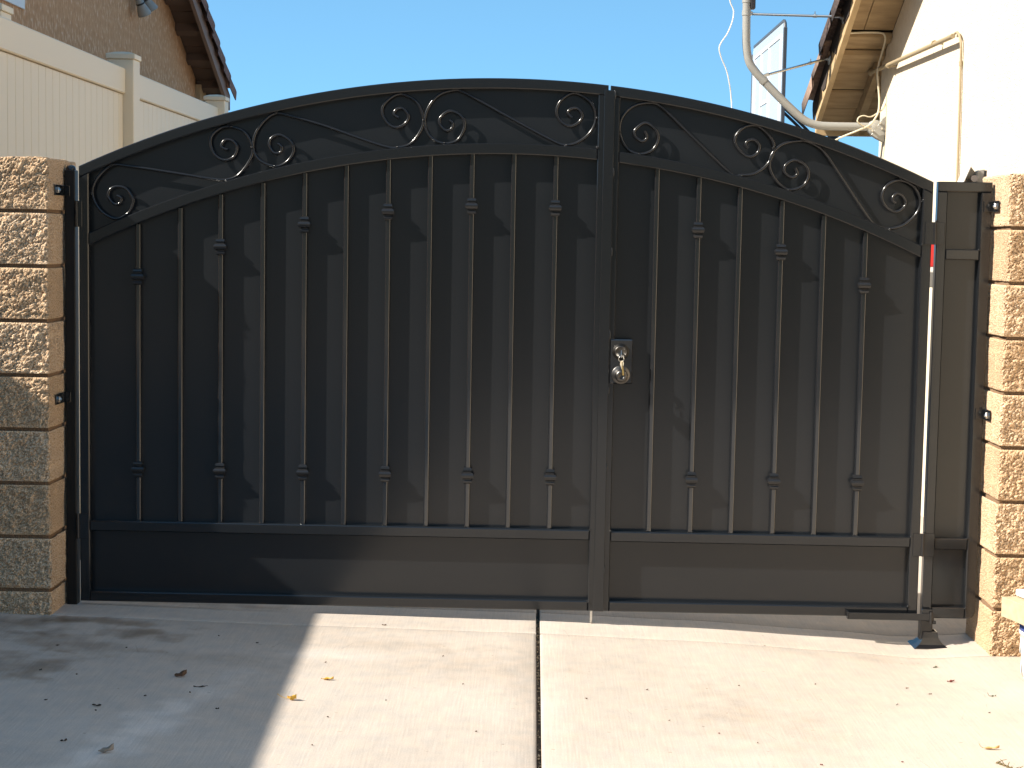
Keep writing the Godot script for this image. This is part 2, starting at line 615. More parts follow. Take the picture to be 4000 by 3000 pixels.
# ------------------------------------------------------------------ pillars
func split_block(lo: Vector3, hi: Vector3, inner: float, top: bool, sd: int) -> SurfaceTool:
	var st := mb(false)
	var rough := noise(24.0, 4, sd)
	var lump := noise(7.0, 2, sd + 7)
	var cell := noise(105.0, 2, sd + 13)
	var r := 0.009
	var step := 0.0042
	var faces := [[2, 1.0], [0, inner], [0, -inner], [2, -1.0], [1, 1.0]]
	for f in faces:
		var ax: int = f[0]
		var s: float = f[1]
		if ax == 1 and not top:
			continue
		var st_ := step if s * (1.0 if ax != 0 else inner) > 0.0 else step * 3.0
		var u := (ax + 1) % 3
		var v := (ax + 2) % 3
		var nu := maxi(2, int((hi[u] - lo[u]) / st_))
		var nv := maxi(2, int((hi[v] - lo[v]) / st_))
		var g := []
		for j in nv + 1:
			var row := PackedVector3Array()
			for i in nu + 1:
				var p := Vector3.ZERO
				p[ax] = hi[ax] if s > 0 else lo[ax]
				p[u] = lerpf(lo[u], hi[u], i / float(nu))
				p[v] = lerpf(lo[v], hi[v], j / float(nv))
				var c := p.clamp(lo + Vector3(r, r, r), hi - Vector3(r, r, r))
				var d := p - c
				if d.length() > 0.0001:
					p = c + d.normalized() * r
				var wz := smoothstep(hi.z - 0.05, hi.z - 0.005, p.z)
				var wx := smoothstep(0.04, 0.005, absf(p.x - (hi.x if inner > 0 else lo.x)))
				var ef := smoothstep(0.0, 0.018, minf(p.y - lo.y, hi.y - p.y)) if not top else smoothstep(0.0, 0.018, p.y - lo.y)
				var n1 := rough.get_noise_3dv(p)
				var n2 := lump.get_noise_3dv(p)
				var n3 := cell.get_noise_3dv(p)
				p.z += wz * ef * (0.0085 * n1 + 0.008 * n2 + 0.0072 * n3 - 0.004 * smoothstep(0.12, 0.4, -n3))
				p.x += inner * wx * (0.004 * n2 + 0.0016 * n1 - 0.0034 * smoothstep(0.2, 0.45, n3))
				if top:
					p.y += smoothstep(hi.y - 0.02, hi.y, p.y) * (0.004 * n2 + 0.002 * n1)
				row.append(p)
			g.append(row)
		for j in nv:
			for i in nu:
				var a: Vector3 = g[j][i]
				var b: Vector3 = g[j][i + 1]
				var c: Vector3 = g[j + 1][i + 1]
				var d: Vector3 = g[j + 1][i]
				if s > 0:
					for q in [a, c, b, a, d, c]:
						st.add_vertex(q)
				else:
					for q in [a, b, c, a, c, d]:
						st.add_vertex(q)
	return st


func pillar(label: String, x_in: float, x_out: float, sd: int) -> void:
	var base := gy((x_in + x_out) / 2.0)
	var t := thing("block_pillar", label, "pillar", Vector3((x_in + x_out) / 2.0, base, 0), "split-face block pillars beside the gate")
	var lo_x := minf(x_in, x_out)
	var hi_x := maxf(x_in, x_out)
	var side := 1.0 if x_in > x_out else -1.0
	var st := mb()
	bx(st, Vector3(lo_x + 0.012, -0.1, -0.178), Vector3(hi_x - 0.012, 1.75, 0.174), 0.0)
	fin(st, "mortar_core", M.mortar, t)
	var y := 0.127
	var k := 0
	var b := split_block(Vector3(lo_x, -0.12, -0.19), Vector3(hi_x, y - 0.005, 0.188), side, false, sd)
	fin(b, "block", M.block if side > 0 else M.block_b, t)
	while k < 8:
		var j := rng.randf_range(-0.003, 0.003)
		b = split_block(Vector3(lo_x + j, y + 0.004, -0.19), Vector3(hi_x + j, y + 0.2005, 0.19 + rng.randf_range(-0.003, 0.004)), side, k == 7, sd + 20 + k * 5)
		fin(b, "block", [M.block, M.block_b][(k + (0 if side > 0 else 1)) % 2], t)
		y += 0.2055
		k += 1


# ------------------------------------------------------------------ gate
const ARCH_C := Vector2(-0.126, -1.778)
const ARCH_R := 3.881
const MID_C := Vector2(-0.112, -1.829)
const MID_R := 3.686
const TUBE := 0.039
const ZB := -0.0425


func collar(st: SurfaceTool, at: Vector3) -> void:
	var p := [Vector2(0.0, -0.0315), Vector2(0.0125, -0.0315), Vector2(0.0165, -0.028), Vector2(0.0175, -0.021), Vector2(0.0145, -0.0165), Vector2(0.0145, -0.0135), Vector2(0.021, -0.0095), Vector2(0.0245, -0.002), Vector2(0.0245, 0.003), Vector2(0.021, 0.0095), Vector2(0.0145, 0.0135), Vector2(0.0145, 0.0165), Vector2(0.0175, 0.021), Vector2(0.0165, 0.028), Vector2(0.0125, 0.0315), Vector2(0.0, 0.0315)]
	for i in p.size() - 1:
		var a: Vector2 = p[i]
		var b: Vector2 = p[i + 1]
		for f in [[1, 1, -1, 1], [1, -1, 1, 1], [-1, -1, -1, 1]]:
			var v := []
			for e in [[f[0], f[1], a], [f[2], f[3], a], [f[2], f[3], b], [f[0], f[1], b]]:
				var h: float = e[2].x
				v.append(at + Vector3(e[0] * h, e[2].y, h if e[1] > 0 else -0.0165))
			var o := Vector3(f[0] + f[2], 0, maxf(f[1] + f[3], 0.0)).normalized()
			var sl := b - a
			quad(st, v[0], v[1], v[2], v[3], (o * sl.y + Vector3(0, -sl.x, 0)))


func weld(st: SurfaceTool, at: Vector3, r := 0.005) -> void:
	for k in 3:
		ball(st, at + Vector3(rng.randf_range(-1, 1), rng.randf_range(-1, 1), rng.randf_range(-0.3, 0.6)) * r * 0.8, Vector3(r, r * 0.8, r) * rng.randf_range(0.6, 1.0), 6)


func scroll(t: Node3D, pts: Array) -> void:
	var p3 := []
	for v in pts:
		p3.append(Vector3(v.x, v.y, -0.02))
	var st := mb(false)
	tube(st, smooth3(p3, 5), 0.0056, 8)
	fin(st, "scroll", M.iron, t)


func part(t: Node3D, called: String, poly: PackedVector2Array, m: Material = null, z0 := ZB, z1 := 0.0, b := 0.0035) -> MeshInstance3D:
	var st := mb()
	plate(st, poly, z0, z1, b)
	return fin(st, called, m if m else M.gate, t)


func upright(x0: float, x1: float, y0: float) -> PackedVector2Array:
	var r := ARCH_R - TUBE
	return PackedVector2Array([Vector2(x0, y0), Vector2(x1, y0), Vector2(x1, arc_y(ARCH_C, r, x1)), Vector2(x0, arc_y(ARCH_C, r, x0))])


func leaf_frame(t: Node3D, x0: float, x1: float, low: float) -> void:
	part(t, "arch_rail", arc_band(ARCH_C, ARCH_R, ARCH_R - TUBE, x0, x1))
	part(t, "stile", upright(x0, x0 + 0.0375, 0.047))
	part(t, "stile", upright(x1 - 0.0375, x1, 0.047))
	part(t, "mid_rail", arc_band(MID_C, MID_R, MID_R - 0.041, x0 + 0.0375, x1 - 0.0375))
	part(t, "lower_rail", rect(x0 + 0.0375, x1 - 0.0375, low, low + 0.0395))
	part(t, "bottom_rail", rect(x0 + 0.0375, x1 - 0.0375, 0.047, 0.0855))
	var sheet := PackedVector2Array([Vector2(x0 + 0.006, 0.052), Vector2(x1 - 0.006, 0.052)])
	for i in 33:
		var x := lerpf(x1 - 0.006, x0 + 0.006, i / 32.0)
		sheet.append(Vector2(x, arc_y(ARCH_C, ARCH_R - 0.01, x)))
	part(t, "panel_sheet", sheet, M.panel, -0.046, -0.0435, 0.0)


func bars(t: Node3D, xs: Array, tops: Dictionary, low: float) -> void:
	var w := mb(false)
	for x in xs:
		var st := mb()
		var y1 := minf(arc_y(MID_C, MID_R - 0.041, x - 0.0095), arc_y(MID_C, MID_R - 0.041, x + 0.0095)) + 0.001
		square_tube(st, Vector3(x - 0.0095, low + 0.0395, -0.0425), Vector3(x + 0.0095, y1, -0.0165), 0.0045)
		var b := fin(st, "bar", M.bar, t, "", true)
		if tops.has(x):
			for y in [tops[x], 0.57]:
				st = mb()
				collar(st, Vector3(x, y, -0.0245))
				fin(st, "collar", M.iron, b)
		weld(w, Vector3(x - 0.006, low + 0.041, -0.0155), 0.0035)
		weld(w, Vector3(x + 0.006, low + 0.041, -0.0165), 0.003)
	var o := fin(w, "weld_beads", M.iron, t)
	o.set_meta("kind", "stuff")


func hinge(t: Node3D, x: float, y: float, half: float, plates: Array) -> void:
	var st := mb(false)
	rod(st, Vector3(x, y - half, 0.004), Vector3(x, y + half, 0.004), 0.0062, 10)
	for k in [-0.34, 0.34]:
		rod(st, Vector3(x, y + k * half - 0.0015, 0.004), Vector3(x, y + k * half + 0.0015, 0.004), 0.0074, 10)
	var h := fin(st, "hinge", M.iron, t)
	for p in plates:
		st = mb()
		bx(st, Vector3(p[0], y - half, 0.0004), Vector3(p[1], y + half, 0.0046), 0.0012)
		fin(st, "hinge_plate", M.gate, h)


func build_gate() -> void:
	# left leaf
	var t := thing("gate_leaf", "wide left leaf of the black arched steel gate, with eleven bars and three scrolls", "gate", Vector3(-0.75, 0.0, 0))
	leaf_frame(t, -1.759, 0.2705, 0.3265)
	bars(t, [-1.535, -1.3715, -1.2145, -1.0515, -0.89, -0.73, -0.568, -0.407, -0.246, -0.086, 0.076], {-1.535: 1.322, -1.2145: 1.443, -0.89: 1.534, -0.568: 1.589, -0.246: 1.616, 0.076: 1.614}, 0.3265)
	scroll(t, [Vector2(-1.617, 1.633), Vector2(-1.599, 1.623), Vector2(-1.606, 1.603), Vector2(-1.630, 1.602), Vector2(-1.650, 1.631), Vector2(-1.641, 1.657), Vector2(-1.614, 1.668), Vector2(-1.579, 1.659), Vector2(-1.554, 1.623), Vector2(-1.556, 1.597), Vector2(-1.574, 1.565), Vector2(-1.624, 1.544), Vector2(-1.682, 1.577), Vector2(-1.711, 1.639), Vector2(-1.693, 1.697), Vector2(-1.637, 1.748), Vector2(-1.569, 1.747), Vector2(-1.368, 1.720), Vector2(-1.257, 1.704), Vector2(-1.194, 1.701), Vector2(-1.145, 1.721), Vector2(-1.100, 1.782), Vector2(-1.093, 1.830), Vector2(-1.123, 1.883), Vector2(-1.177, 1.904), Vector2(-1.223, 1.894), Vector2(-1.255, 1.854), Vector2(-1.241, 1.801), Vector2(-1.203, 1.776), Vector2(-1.165, 1.789), Vector2(-1.151, 1.825), Vector2(-1.170, 1.850), Vector2(-1.197, 1.853), Vector2(-1.213, 1.833), Vector2(-1.205, 1.821), Vector2(-1.188, 1.816)])
	scroll(t, [Vector2(-0.996, 1.843), Vector2(-0.979, 1.828), Vector2(-0.987, 1.808), Vector2(-1.011, 1.808), Vector2(-1.029, 1.840), Vector2(-1.016, 1.867), Vector2(-0.985, 1.875), Vector2(-0.945, 1.851), Vector2(-0.934, 1.815), Vector2(-0.958, 1.775), Vector2(-1.002, 1.755), Vector2(-1.060, 1.774), Vector2(-1.089, 1.817), Vector2(-1.083, 1.875), Vector2(-1.048, 1.928), Vector2(-1.003, 1.958), Vector2(-0.941, 1.947), Vector2(-0.843, 1.921), Vector2(-0.784, 1.903), Vector2(-0.687, 1.870), Vector2(-0.575, 1.836), Vector2(-0.532, 1.835), Vector2(-0.484, 1.851), Vector2(-0.445, 1.903), Vector2(-0.437, 1.953), Vector2(-0.465, 2.011), Vector2(-0.529, 2.039), Vector2(-0.582, 2.006), Vector2(-0.595, 1.969), Vector2(-0.573, 1.927), Vector2(-0.541, 1.911), Vector2(-0.507, 1.926), Vector2(-0.493, 1.955), Vector2(-0.515, 1.983), Vector2(-0.539, 1.981), Vector2(-0.550, 1.962), Vector2(-0.531, 1.948)])
	scroll(t, [Vector2(-0.337, 1.943), Vector2(-0.322, 1.929), Vector2(-0.330, 1.908), Vector2(-0.352, 1.904), Vector2(-0.373, 1.928), Vector2(-0.371, 1.952), Vector2(-0.337, 1.977), Vector2(-0.294, 1.961), Vector2(-0.277, 1.924), Vector2(-0.303, 1.868), Vector2(-0.356, 1.853), Vector2(-0.405, 1.875), Vector2(-0.430, 1.922), Vector2(-0.422, 1.980), Vector2(-0.380, 2.036), Vector2(-0.322, 2.056), Vector2(-0.279, 2.047), Vector2(-0.091, 1.948), Vector2(0.065, 1.869), Vector2(0.113, 1.855), Vector2(0.160, 1.868), Vector2(0.205, 1.906), Vector2(0.225, 1.959), Vector2(0.208, 2.014), Vector2(0.146, 2.053), Vector2(0.096, 2.031), Vector2(0.073, 1.985), Vector2(0.090, 1.946), Vector2(0.125, 1.927), Vector2(0.159, 1.942), Vector2(0.173, 1.969), Vector2(0.155, 1.994), Vector2(0.129, 1.993), Vector2(0.117, 1.978), Vector2(0.133, 1.960)])
	var st := mb()
	plate(st, PackedVector2Array([Vector2(0.255, 0.047), Vector2(0.2945, 0.047), Vector2(0.2945, 2.062), Vector2(0.255, 2.066)]), 0.0004, 0.0052, 0.0015)
	var cover := fin(st, "cover_strip", M.gate, t)
	for y in [2.045, 1.753, 1.45, 1.131, 0.915, 0.614, 0.213]:
		st = mb(false)
		ball(st, Vector3(0.2958, y, 0.003), Vector3(0.004, 0.018, 0.004), 7)
		fin(st, "weld_bead", M.gate, cover)
	st = mb(false)
	rod(st, Vector3(0.247, 0.012, -0.018), Vector3(0.247, 0.075, -0.018), 0.0062, 12)
	lathe(st, [Vector2(0.0062, 0.012), Vector2(0.0045, -0.002), Vector2(0.0, -0.004)], 12, Transform3D(Basis(), Vector3(0.247, 0, -0.018)))
	fin(st, "drop_bolt", M.steel, t, "bright steel drop bolt")
	hinge(t, -1.7672, 1.56, 0.05, [[-1.7645, -1.745]])
	hinge(t, -1.7672, 0.345, 0.05, [[-1.7645, -1.723]])
	var w := mb(false)
	for v in [[-1.711, 1.639], [-1.637, 1.752], [-1.177, 1.908], [-1.194, 1.699], [-1.0925, 1.825], [-1.003, 1.961], [-1.002, 1.752], [-0.532, 1.833], [-0.434, 1.938], [-0.529, 2.043], [-0.356, 1.851], [-0.322, 2.06], [0.113, 1.852], [0.146, 2.057], [0.229, 1.959]]:
		weld(w, Vector3(v[0], v[1], -0.014), 0.006)
	for v in [[0.232, 0.087], [0.236, 0.368], [-1.722, 0.368], [0.232, 1.845]]:
		weld(w, Vector3(v[0], v[1], -0.001), 0.005)
	var o := fin(w, "weld_beads", M.iron, t)
	o.set_meta("kind", "stuff")
	# right leaf
	t = thing("gate_leaf", "narrower right leaf of the black arched steel gate, carrying the lock plate", "gate", Vector3(0.9, 0.0, 0))
	leaf_frame(t, 0.2785, 1.519, 0.323)
	bars(t, [0.465, 0.6265, 0.7855, 0.9475, 1.109, 1.271], {0.6265: 1.539, 0.9475: 1.46, 1.271: 1.338}, 0.323)
	scroll(t, [Vector2(0.413, 1.913), Vector2(0.422, 1.889), Vector2(0.404, 1.874), Vector2(0.379, 1.891), Vector2(0.375, 1.916), Vector2(0.415, 1.945), Vector2(0.456, 1.917), Vector2(0.465, 1.880), Vector2(0.442, 1.840), Vector2(0.393, 1.825), Vector2(0.346, 1.847), Vector2(0.317, 1.905), Vector2(0.325, 1.964), Vector2(0.370, 2.009), Vector2(0.438, 2.021), Vector2(0.482, 2.000), Vector2(0.570, 1.919), Vector2(0.742, 1.761), Vector2(0.786, 1.752), Vector2(0.841, 1.760), Vector2(0.890, 1.801), Vector2(0.910, 1.857), Vector2(0.893, 1.899), Vector2(0.845, 1.940), Vector2(0.793, 1.935), Vector2(0.759, 1.894), Vector2(0.771, 1.854), Vector2(0.812, 1.823), Vector2(0.845, 1.836), Vector2(0.853, 1.865), Vector2(0.832, 1.887), Vector2(0.808, 1.883), Vector2(0.800, 1.868), Vector2(0.811, 1.855)])
	scroll(t, [Vector2(0.993, 1.782), Vector2(1.001, 1.760), Vector2(0.981, 1.747), Vector2(0.953, 1.765), Vector2(0.955, 1.793), Vector2(0.989, 1.813), Vector2(1.030, 1.794), Vector2(1.045, 1.760), Vector2(1.026, 1.717), Vector2(0.971, 1.699), Vector2(0.923, 1.731), Vector2(0.895, 1.783), Vector2(0.901, 1.832), Vector2(0.943, 1.873), Vector2(1.017, 1.887), Vector2(1.064, 1.873), Vector2(1.105, 1.841), Vector2(1.170, 1.750), Vector2(1.288, 1.585), Vector2(1.320, 1.565), Vector2(1.363, 1.557), Vector2(1.419, 1.575), Vector2(1.463, 1.619), Vector2(1.475, 1.666), Vector2(1.450, 1.718), Vector2(1.394, 1.743), Vector2(1.345, 1.722), Vector2(1.327, 1.676), Vector2(1.351, 1.635), Vector2(1.389, 1.623), Vector2(1.419, 1.649), Vector2(1.412, 1.677), Vector2(1.386, 1.692), Vector2(1.370, 1.679), Vector2(1.369, 1.664), Vector2(1.381, 1.655)])
	w = mb(false)
	for v in [[0.317, 1.905], [0.438, 2.024], [0.393, 1.822], [0.786, 1.749], [0.845, 1.943], [0.907, 1.857], [1.017, 1.89], [0.971, 1.697], [1.363, 1.554], [1.394, 1.746], [1.479, 1.666]]:
		weld(w, Vector3(v[0], v[1], -0.014), 0.006)
	for v in [[1.484, 0.089], [1.484, 0.365], [0.317, 0.365], [1.484, 1.5]]:
		weld(w, Vector3(v[0], v[1], -0.001), 0.005)
	o = fin(w, "weld_beads", M.iron, t)
	o.set_meta("kind", "stuff")
	# lock plate
	st = mb()
	bx(st, Vector3(0.296, 0.941, -0.036), Vector3(0.3865, 1.114, 0.003), 0.0045)
	var lock := fin(st, "lock_plate", M.bar, t)
	var face := Basis(Vector3.RIGHT, PI / 2)
	st = mb(false)
	lathe(st, [Vector2(0.0325, 0.0), Vector2(0.0315, 0.004), Vector2(0.024, 0.012), Vector2(0.0225, 0.018), Vector2(0.0205, 0.0185), Vector2(0.0195, 0.016), Vector2(0.0, 0.016)], 28, Transform3D(face, Vector3(0.339, 1.066, 0.003)))
	fin(st, "deadbolt", M.pewter, lock)
	st = mb(false)
	lathe(st, [Vector2(0.0365, 0.0), Vector2(0.0365, 0.003), Vector2(0.033, 0.006), Vector2(0.024, 0.007), Vector2(0.0175, 0.014), Vector2(0.0175, 0.026), Vector2(0.023, 0.034), Vector2(0.0255, 0.044), Vector2(0.0245, 0.054), Vector2(0.018, 0.061), Vector2(0.0115, 0.063), Vector2(0.0105, 0.061), Vector2(0.009, 0.058), Vector2(0.0, 0.058)], 32, Transform3D(face, Vector3(0.341, 0.977, 0.003)))
	var knob := fin(st, "knob", M.pewter, lock)
	st = mb()
	bx(st, Vector3(0.3395, 0.972, 0.0605), Vector3(0.3425, 0.98, 0.063), 0.0)
	fin(st, "keyhole", M.black, knob)
	# keys hanging from the deadbolt
	var keys := thing("key", "bunch of keys hanging from the deadbolt of the lock plate", "keys", Vector3(0.339, 1.02, 0.03))
	st = mb()
	plate(st, PackedVector2Array([Vector2(-0.004, 0.012), Vector2(0.004, 0.012), Vector2(0.008, -0.004), Vector2(0.007, -0.016), Vector2(-0.007, -0.016), Vector2(-0.008, -0.004)]), -0.001, 0.001, 0.0004, Transform3D(Basis(Vector3.UP, PI / 2), Vector3(0.34, 1.062, 0.033)))
	bx(st, Vector3(0.339, 1.06, 0.018), Vector3(0.341, 1.068, 0.034), 0.0)
	fin(st, "key_head", M.steel, keys)
	st = mb(false)
	var ring := []
	for k in 21:
		var a := TAU * k / 20.0
		ring.append(Vector3(0.34 + cos(a) * 0.0105, 1.0405 + sin(a) * 0.0105, 0.034 + sin(a) * 0.002))
	tube(st, smooth3(ring, 1), 0.0016, 6)
	fin(st, "key_ring", M.steel, keys)
	st = mb()
	plate(st, PackedVector2Array([Vector2(-0.006, 0.012), Vector2(0.006, 0.012), Vector2(0.009, 0.0), Vector2(0.006, -0.01), Vector2(0.004, -0.014), Vector2(0.0035, -0.045), Vector2(-0.001, -0.047), Vector2(-0.003, -0.04), Vector2(-0.0015, -0.035), Vector2(-0.004, -0.03), Vector2(-0.002, -0.024), Vector2(-0.004, -0.014), Vector2(-0.008, 0.0)]), -0.001, 0.001, 0.0004, Transform3D(Basis(Vector3.UP, 0.5) * Basis(Vector3.BACK, 0.1), Vector3(0.342, 1.022, 0.037)))
	fin(st, "hanging_key", M.steel, keys)
	st = mb()
	obox(st, Transform3D(Basis(Vector3.BACK, 0.12), Vector3(0.345, 0.998, 0.071)), Vector3(0.006, 0.036, 0.0018), 0.0005)
	obox(st, Transform3D(Basis(Vector3.RIGHT, -0.9), Vector3(0.343, 1.022, 0.054)), Vector3(0.004, 0.026, 0.0018), 0.0005)
	fin(st, "hanging_key", M.brass, keys)
	# post that carries the left leaf
	var post := thing("gate_post", "slim black steel hinge post against the left pillar, with rounded cap", "post", Vector3(-1.794, gy(-1.79), -0.025))
	st = mb()
	bx(st, Vector3(-1.8135, 0.02, -0.05), Vector3(-1.7735, 1.728, 0.0), 0.003)
	fin(st, "post_tube", M.post, post)
	st = mb(false)
	lathe(st, [Vector2(0.0185, 0.0), Vector2(0.0185, 0.006), Vector2(0.016, 0.013), Vector2(0.009, 0.018), Vector2(0.0, 0.0195)], 18, Transform3D(Basis.from_scale(Vector3(1, 1, 1.3)), Vector3(-1.7948, 1.728, -0.025)))
	fin(st, "post_cap", M.gate, post)
	for y in [1.648, 0.851]:
		st = mb()
		bx(st, Vector3(-1.8185, y - 0.02, -0.02), Vector3(-1.814, y + 0.02, 0.125), 0.001)
		bx(st, Vector3(-1.8139, y - 0.02, 0.0005), Vector3(-1.792, y + 0.02, 0.005), 0.001)
		var br := fin(st, "wall_bracket", M.gate, post)
		st = mb()
		lathe(st, [Vector2(0.0125, 0.0), Vector2(0.0125, 0.008), Vector2(0.011, 0.0095), Vector2(0.006, 0.0095), Vector2(0.005, 0.014), Vector2(0.0, 0.014)], 6, Transform3D(Basis(Vector3.BACK, -PI / 2), Vector3(-1.814, y, 0.1)), true)
		fin(st, "anchor_bolt", M.steel, br)
	# fixed side panel on its leg
	var sp := thing("side_panel", "narrow fixed black steel panel between the gate and the right pillar", "gate panel", Vector3(1.64, gy(1.64), 0))
	part(sp, "top_rail", rect(1.5365, 1.7445, 1.7015, 1.7395), null, -0.032)
	part(sp, "stile", rect(1.5365, 1.5745, 0.046, 1.7012), null, -0.032)
	part(sp, "stile", PackedVector2Array([Vector2(1.7035, 0.046), Vector2(1.722, 0.046), Vector2(1.735, 0.052), Vector2(1.743, 0.066), Vector2(1.7445, 0.085), Vector2(1.7445, 1.7012), Vector2(1.7035, 1.7012)]), null, -0.032)
	for r in [[1.4425, 1.4825], [0.317, 0.3605], [0.046, 0.0885]]:
		part(sp, "cross_rail", rect(1.5747, 1.7033, r[0], r[1]), null, -0.032)
	part(sp, "panel_sheet", rect(1.541, 1.738, 0.052, 1.736), M.panel, -0.0355, -0.033, 0.0)
	hinge(sp, 1.529, 1.542, 0.043, [[1.4925, 1.5265], [1.5315, 1.566]])
	hinge(sp, 1.529, 0.335, 0.045, [[1.4925, 1.5265], [1.5315, 1.5745]])
	for y in [1.648, 0.85]:
		st = mb()
		bx(st, Vector3(1.712, y - 0.021, 0.0005), Vector3(1.752, y + 0.021, 0.005), 0.0012)
		bx(st, Vector3(1.7475, y - 0.021, 0.0052), Vector3(1.752, y + 0.021, 0.075), 0.0012)
		var br := fin(st, "wall_bracket", M.gate, sp)
		st = mb()
		lathe(st, [Vector2(0.0125, 0.0), Vector2(0.0125, 0.008), Vector2(0.011, 0.0095), Vector2(0.006, 0.0095), Vector2(0.005, 0.014), Vector2(0.0, 0.014)], 6, Transform3D(Basis(Vector3.BACK, PI / 2), Vector3(1.7475, y, 0.05)), true)
		fin(st, "anchor_bolt", M.steel, br)
	w = mb(false)
	for v in [[1.7035, 0.09], [1.7035, 0.362], [1.7035, 1.484], [1.538, 1.588], [1.536, 0.382]]:
		weld(w, Vector3(v[0], v[1], -0.001), 0.005)
	o = fin(w, "weld_beads", M.iron, sp)
	o.set_meta("kind", "stuff")
	# leg, flared shoe and the stop bar welded to it
	st = mb()
	bx(st, Vector3(1.533, -0.05, -0.04), Vector3(1.5795, 0.0455, 0.008), 0.003)
	fin(st, "leg", M.gate, sp)
	st = mb()
	var sq := []
	for v in [[0.1, -0.078], [0.1, -0.066], [0.094, -0.062], [0.07, -0.052], [0.055, -0.042], [0.045, -0.028], [0.0405, -0.012], [0.0395, -0.006], [0.033, -0.005]]:
		sq.append(Vector2(v[0], v[1]))
	lathe(sq_surface(st), sq, 4, Transform3D(Basis.from_scale(Vector3(0.98, 1, 0.92)), Vector3(1.5705, 0, -0.01)), true)
	fin(st, "flared_shoe", M.gloss, sp, "flared shoe of glossy black metal on the concrete")
	st = mb()
	bx(st, Vector3(1.247, 0.042, 0.0265), Vector3(1.5785, 0.0695, 0.0315), 0.0015)
	bx(st, Vector3(1.247, 0.042, 0.0012), Vector3(1.5785, 0.0465, 0.0263), 0.001)
	bx(st, Vector3(1.2425, 0.042, 0.0012), Vector3(1.2468, 0.0725, 0.0315), 0.001)
	bx(st, Vector3(1.533, 0.04, 0.0085), Vector3(1.572, 0.085, 0.0262), 0.002)
	fin(st, "stop_bar", M.gate, sp, "square black stop bar across the foot of the right leaf")
	st = mb(false)
	rod(st, Vector3(1.566, 0.03, 0.032), Vector3(1.566, 0.078, 0.032), 0.006, 8)
	rod(st, Vector3(1.572, 0.036, 0.03), Vector3(1.585, 0.036, 0.03), 0.007, 8)
	fin(st, "stop_pin", M.iron, sp)


func sq_surface(st: SurfaceTool) -> SurfaceTool:
	return st


# ------------------------------------------------------------------ vinyl fence
func build_fence() -> void:
	var t := thing("vinyl_fence", "tall almond vinyl privacy fence behind the left end of the gate", "fence", Vector3(-2.3, 0, -3.0))
	var top := 2.397
	var posts := [-2.92, -5.63, -8.36, -11.0]
	for z in [-0.99] + posts:
		var x := -2.345 if z > -1.5 else -2.23
		var st := mb()
		bx(st, Vector3(x - 0.145, -0.1, z - 0.0725), Vector3(x, 2.448, z + 0.0725), 0.004)
		var p := fin(st, "post", M.vinyl, t)
		st = mb()
		var c := Vector3(x - 0.0725, 0, z)
		bx(st, c + Vector3(-0.08, 2.4485, -0.08), c + Vector3(0.08, 2.477, 0.08), 0.003)
		lathe(st, [Vector2(0.108, 2.4775), Vector2(0.06, 2.489), Vector2(0.0, 2.495)], 4, Transform3D(Basis(), c), true)
		fin(st, "post_cap", M.vinyl, p)
	var ends := [[-0.25, -2.8455], [-2.9945, -5.5555], [-5.7045, -8.2855], [-8.4345, -10.9]]
	for e in ends:
		var z1: float = e[0]
		var z0: float = e[1]
		var st := mb()
		bx(st, Vector3(-2.325, 2.258, z0), Vector3(-2.275, top, z1), 0.006)
		fin(st, "top_rail", M.vinyl, t)
		st = mb()
		bx(st, Vector3(-2.325, 0.06, z0), Vector3(-2.275, 0.2, z1), 0.006)
		fin(st, "bottom_rail", M.vinyl, t)
		var z := z1
		while z > z0 + 0.01:
			var q := maxf(z - 0.1135, z0)
			st = mb()
			bx(st, Vector3(-2.312, 0.205, q + 0.0012), Vector3(-2.289, 2.254, z - 0.0012), 0.003)
			fin(st, "picket", M.vinyl, t)
			z = q


# ------------------------------------------------------------------ houses
func zy(p: Array) -> PackedVector2Array:
	var o := PackedVector2Array()
	for v in p:
		o.append(Vector2(v[0], v[1]))
	return o


# polygons given as (z, y), pushed out along x from x0 to x1
func side_plate(st: SurfaceTool, p: Array, x0: float, x1: float, b := 0.0) -> void:
	plate(st, zy(p), x0, x1, b, Transform3D(Basis(Vector3(0, 0, 1), Vector3(0, 1, 0), Vector3(1, 0, 0)), Vector3.ZERO))


func sloped_board(st: SurfaceTool, x0: float, x1: float, za: float, ya: float, zb: float, yb: float, h: float, b := 0.003) -> void:
	side_plate(st, [[za, ya], [zb, yb], [zb, yb + h], [za, ya + h]], x0, x1, b)


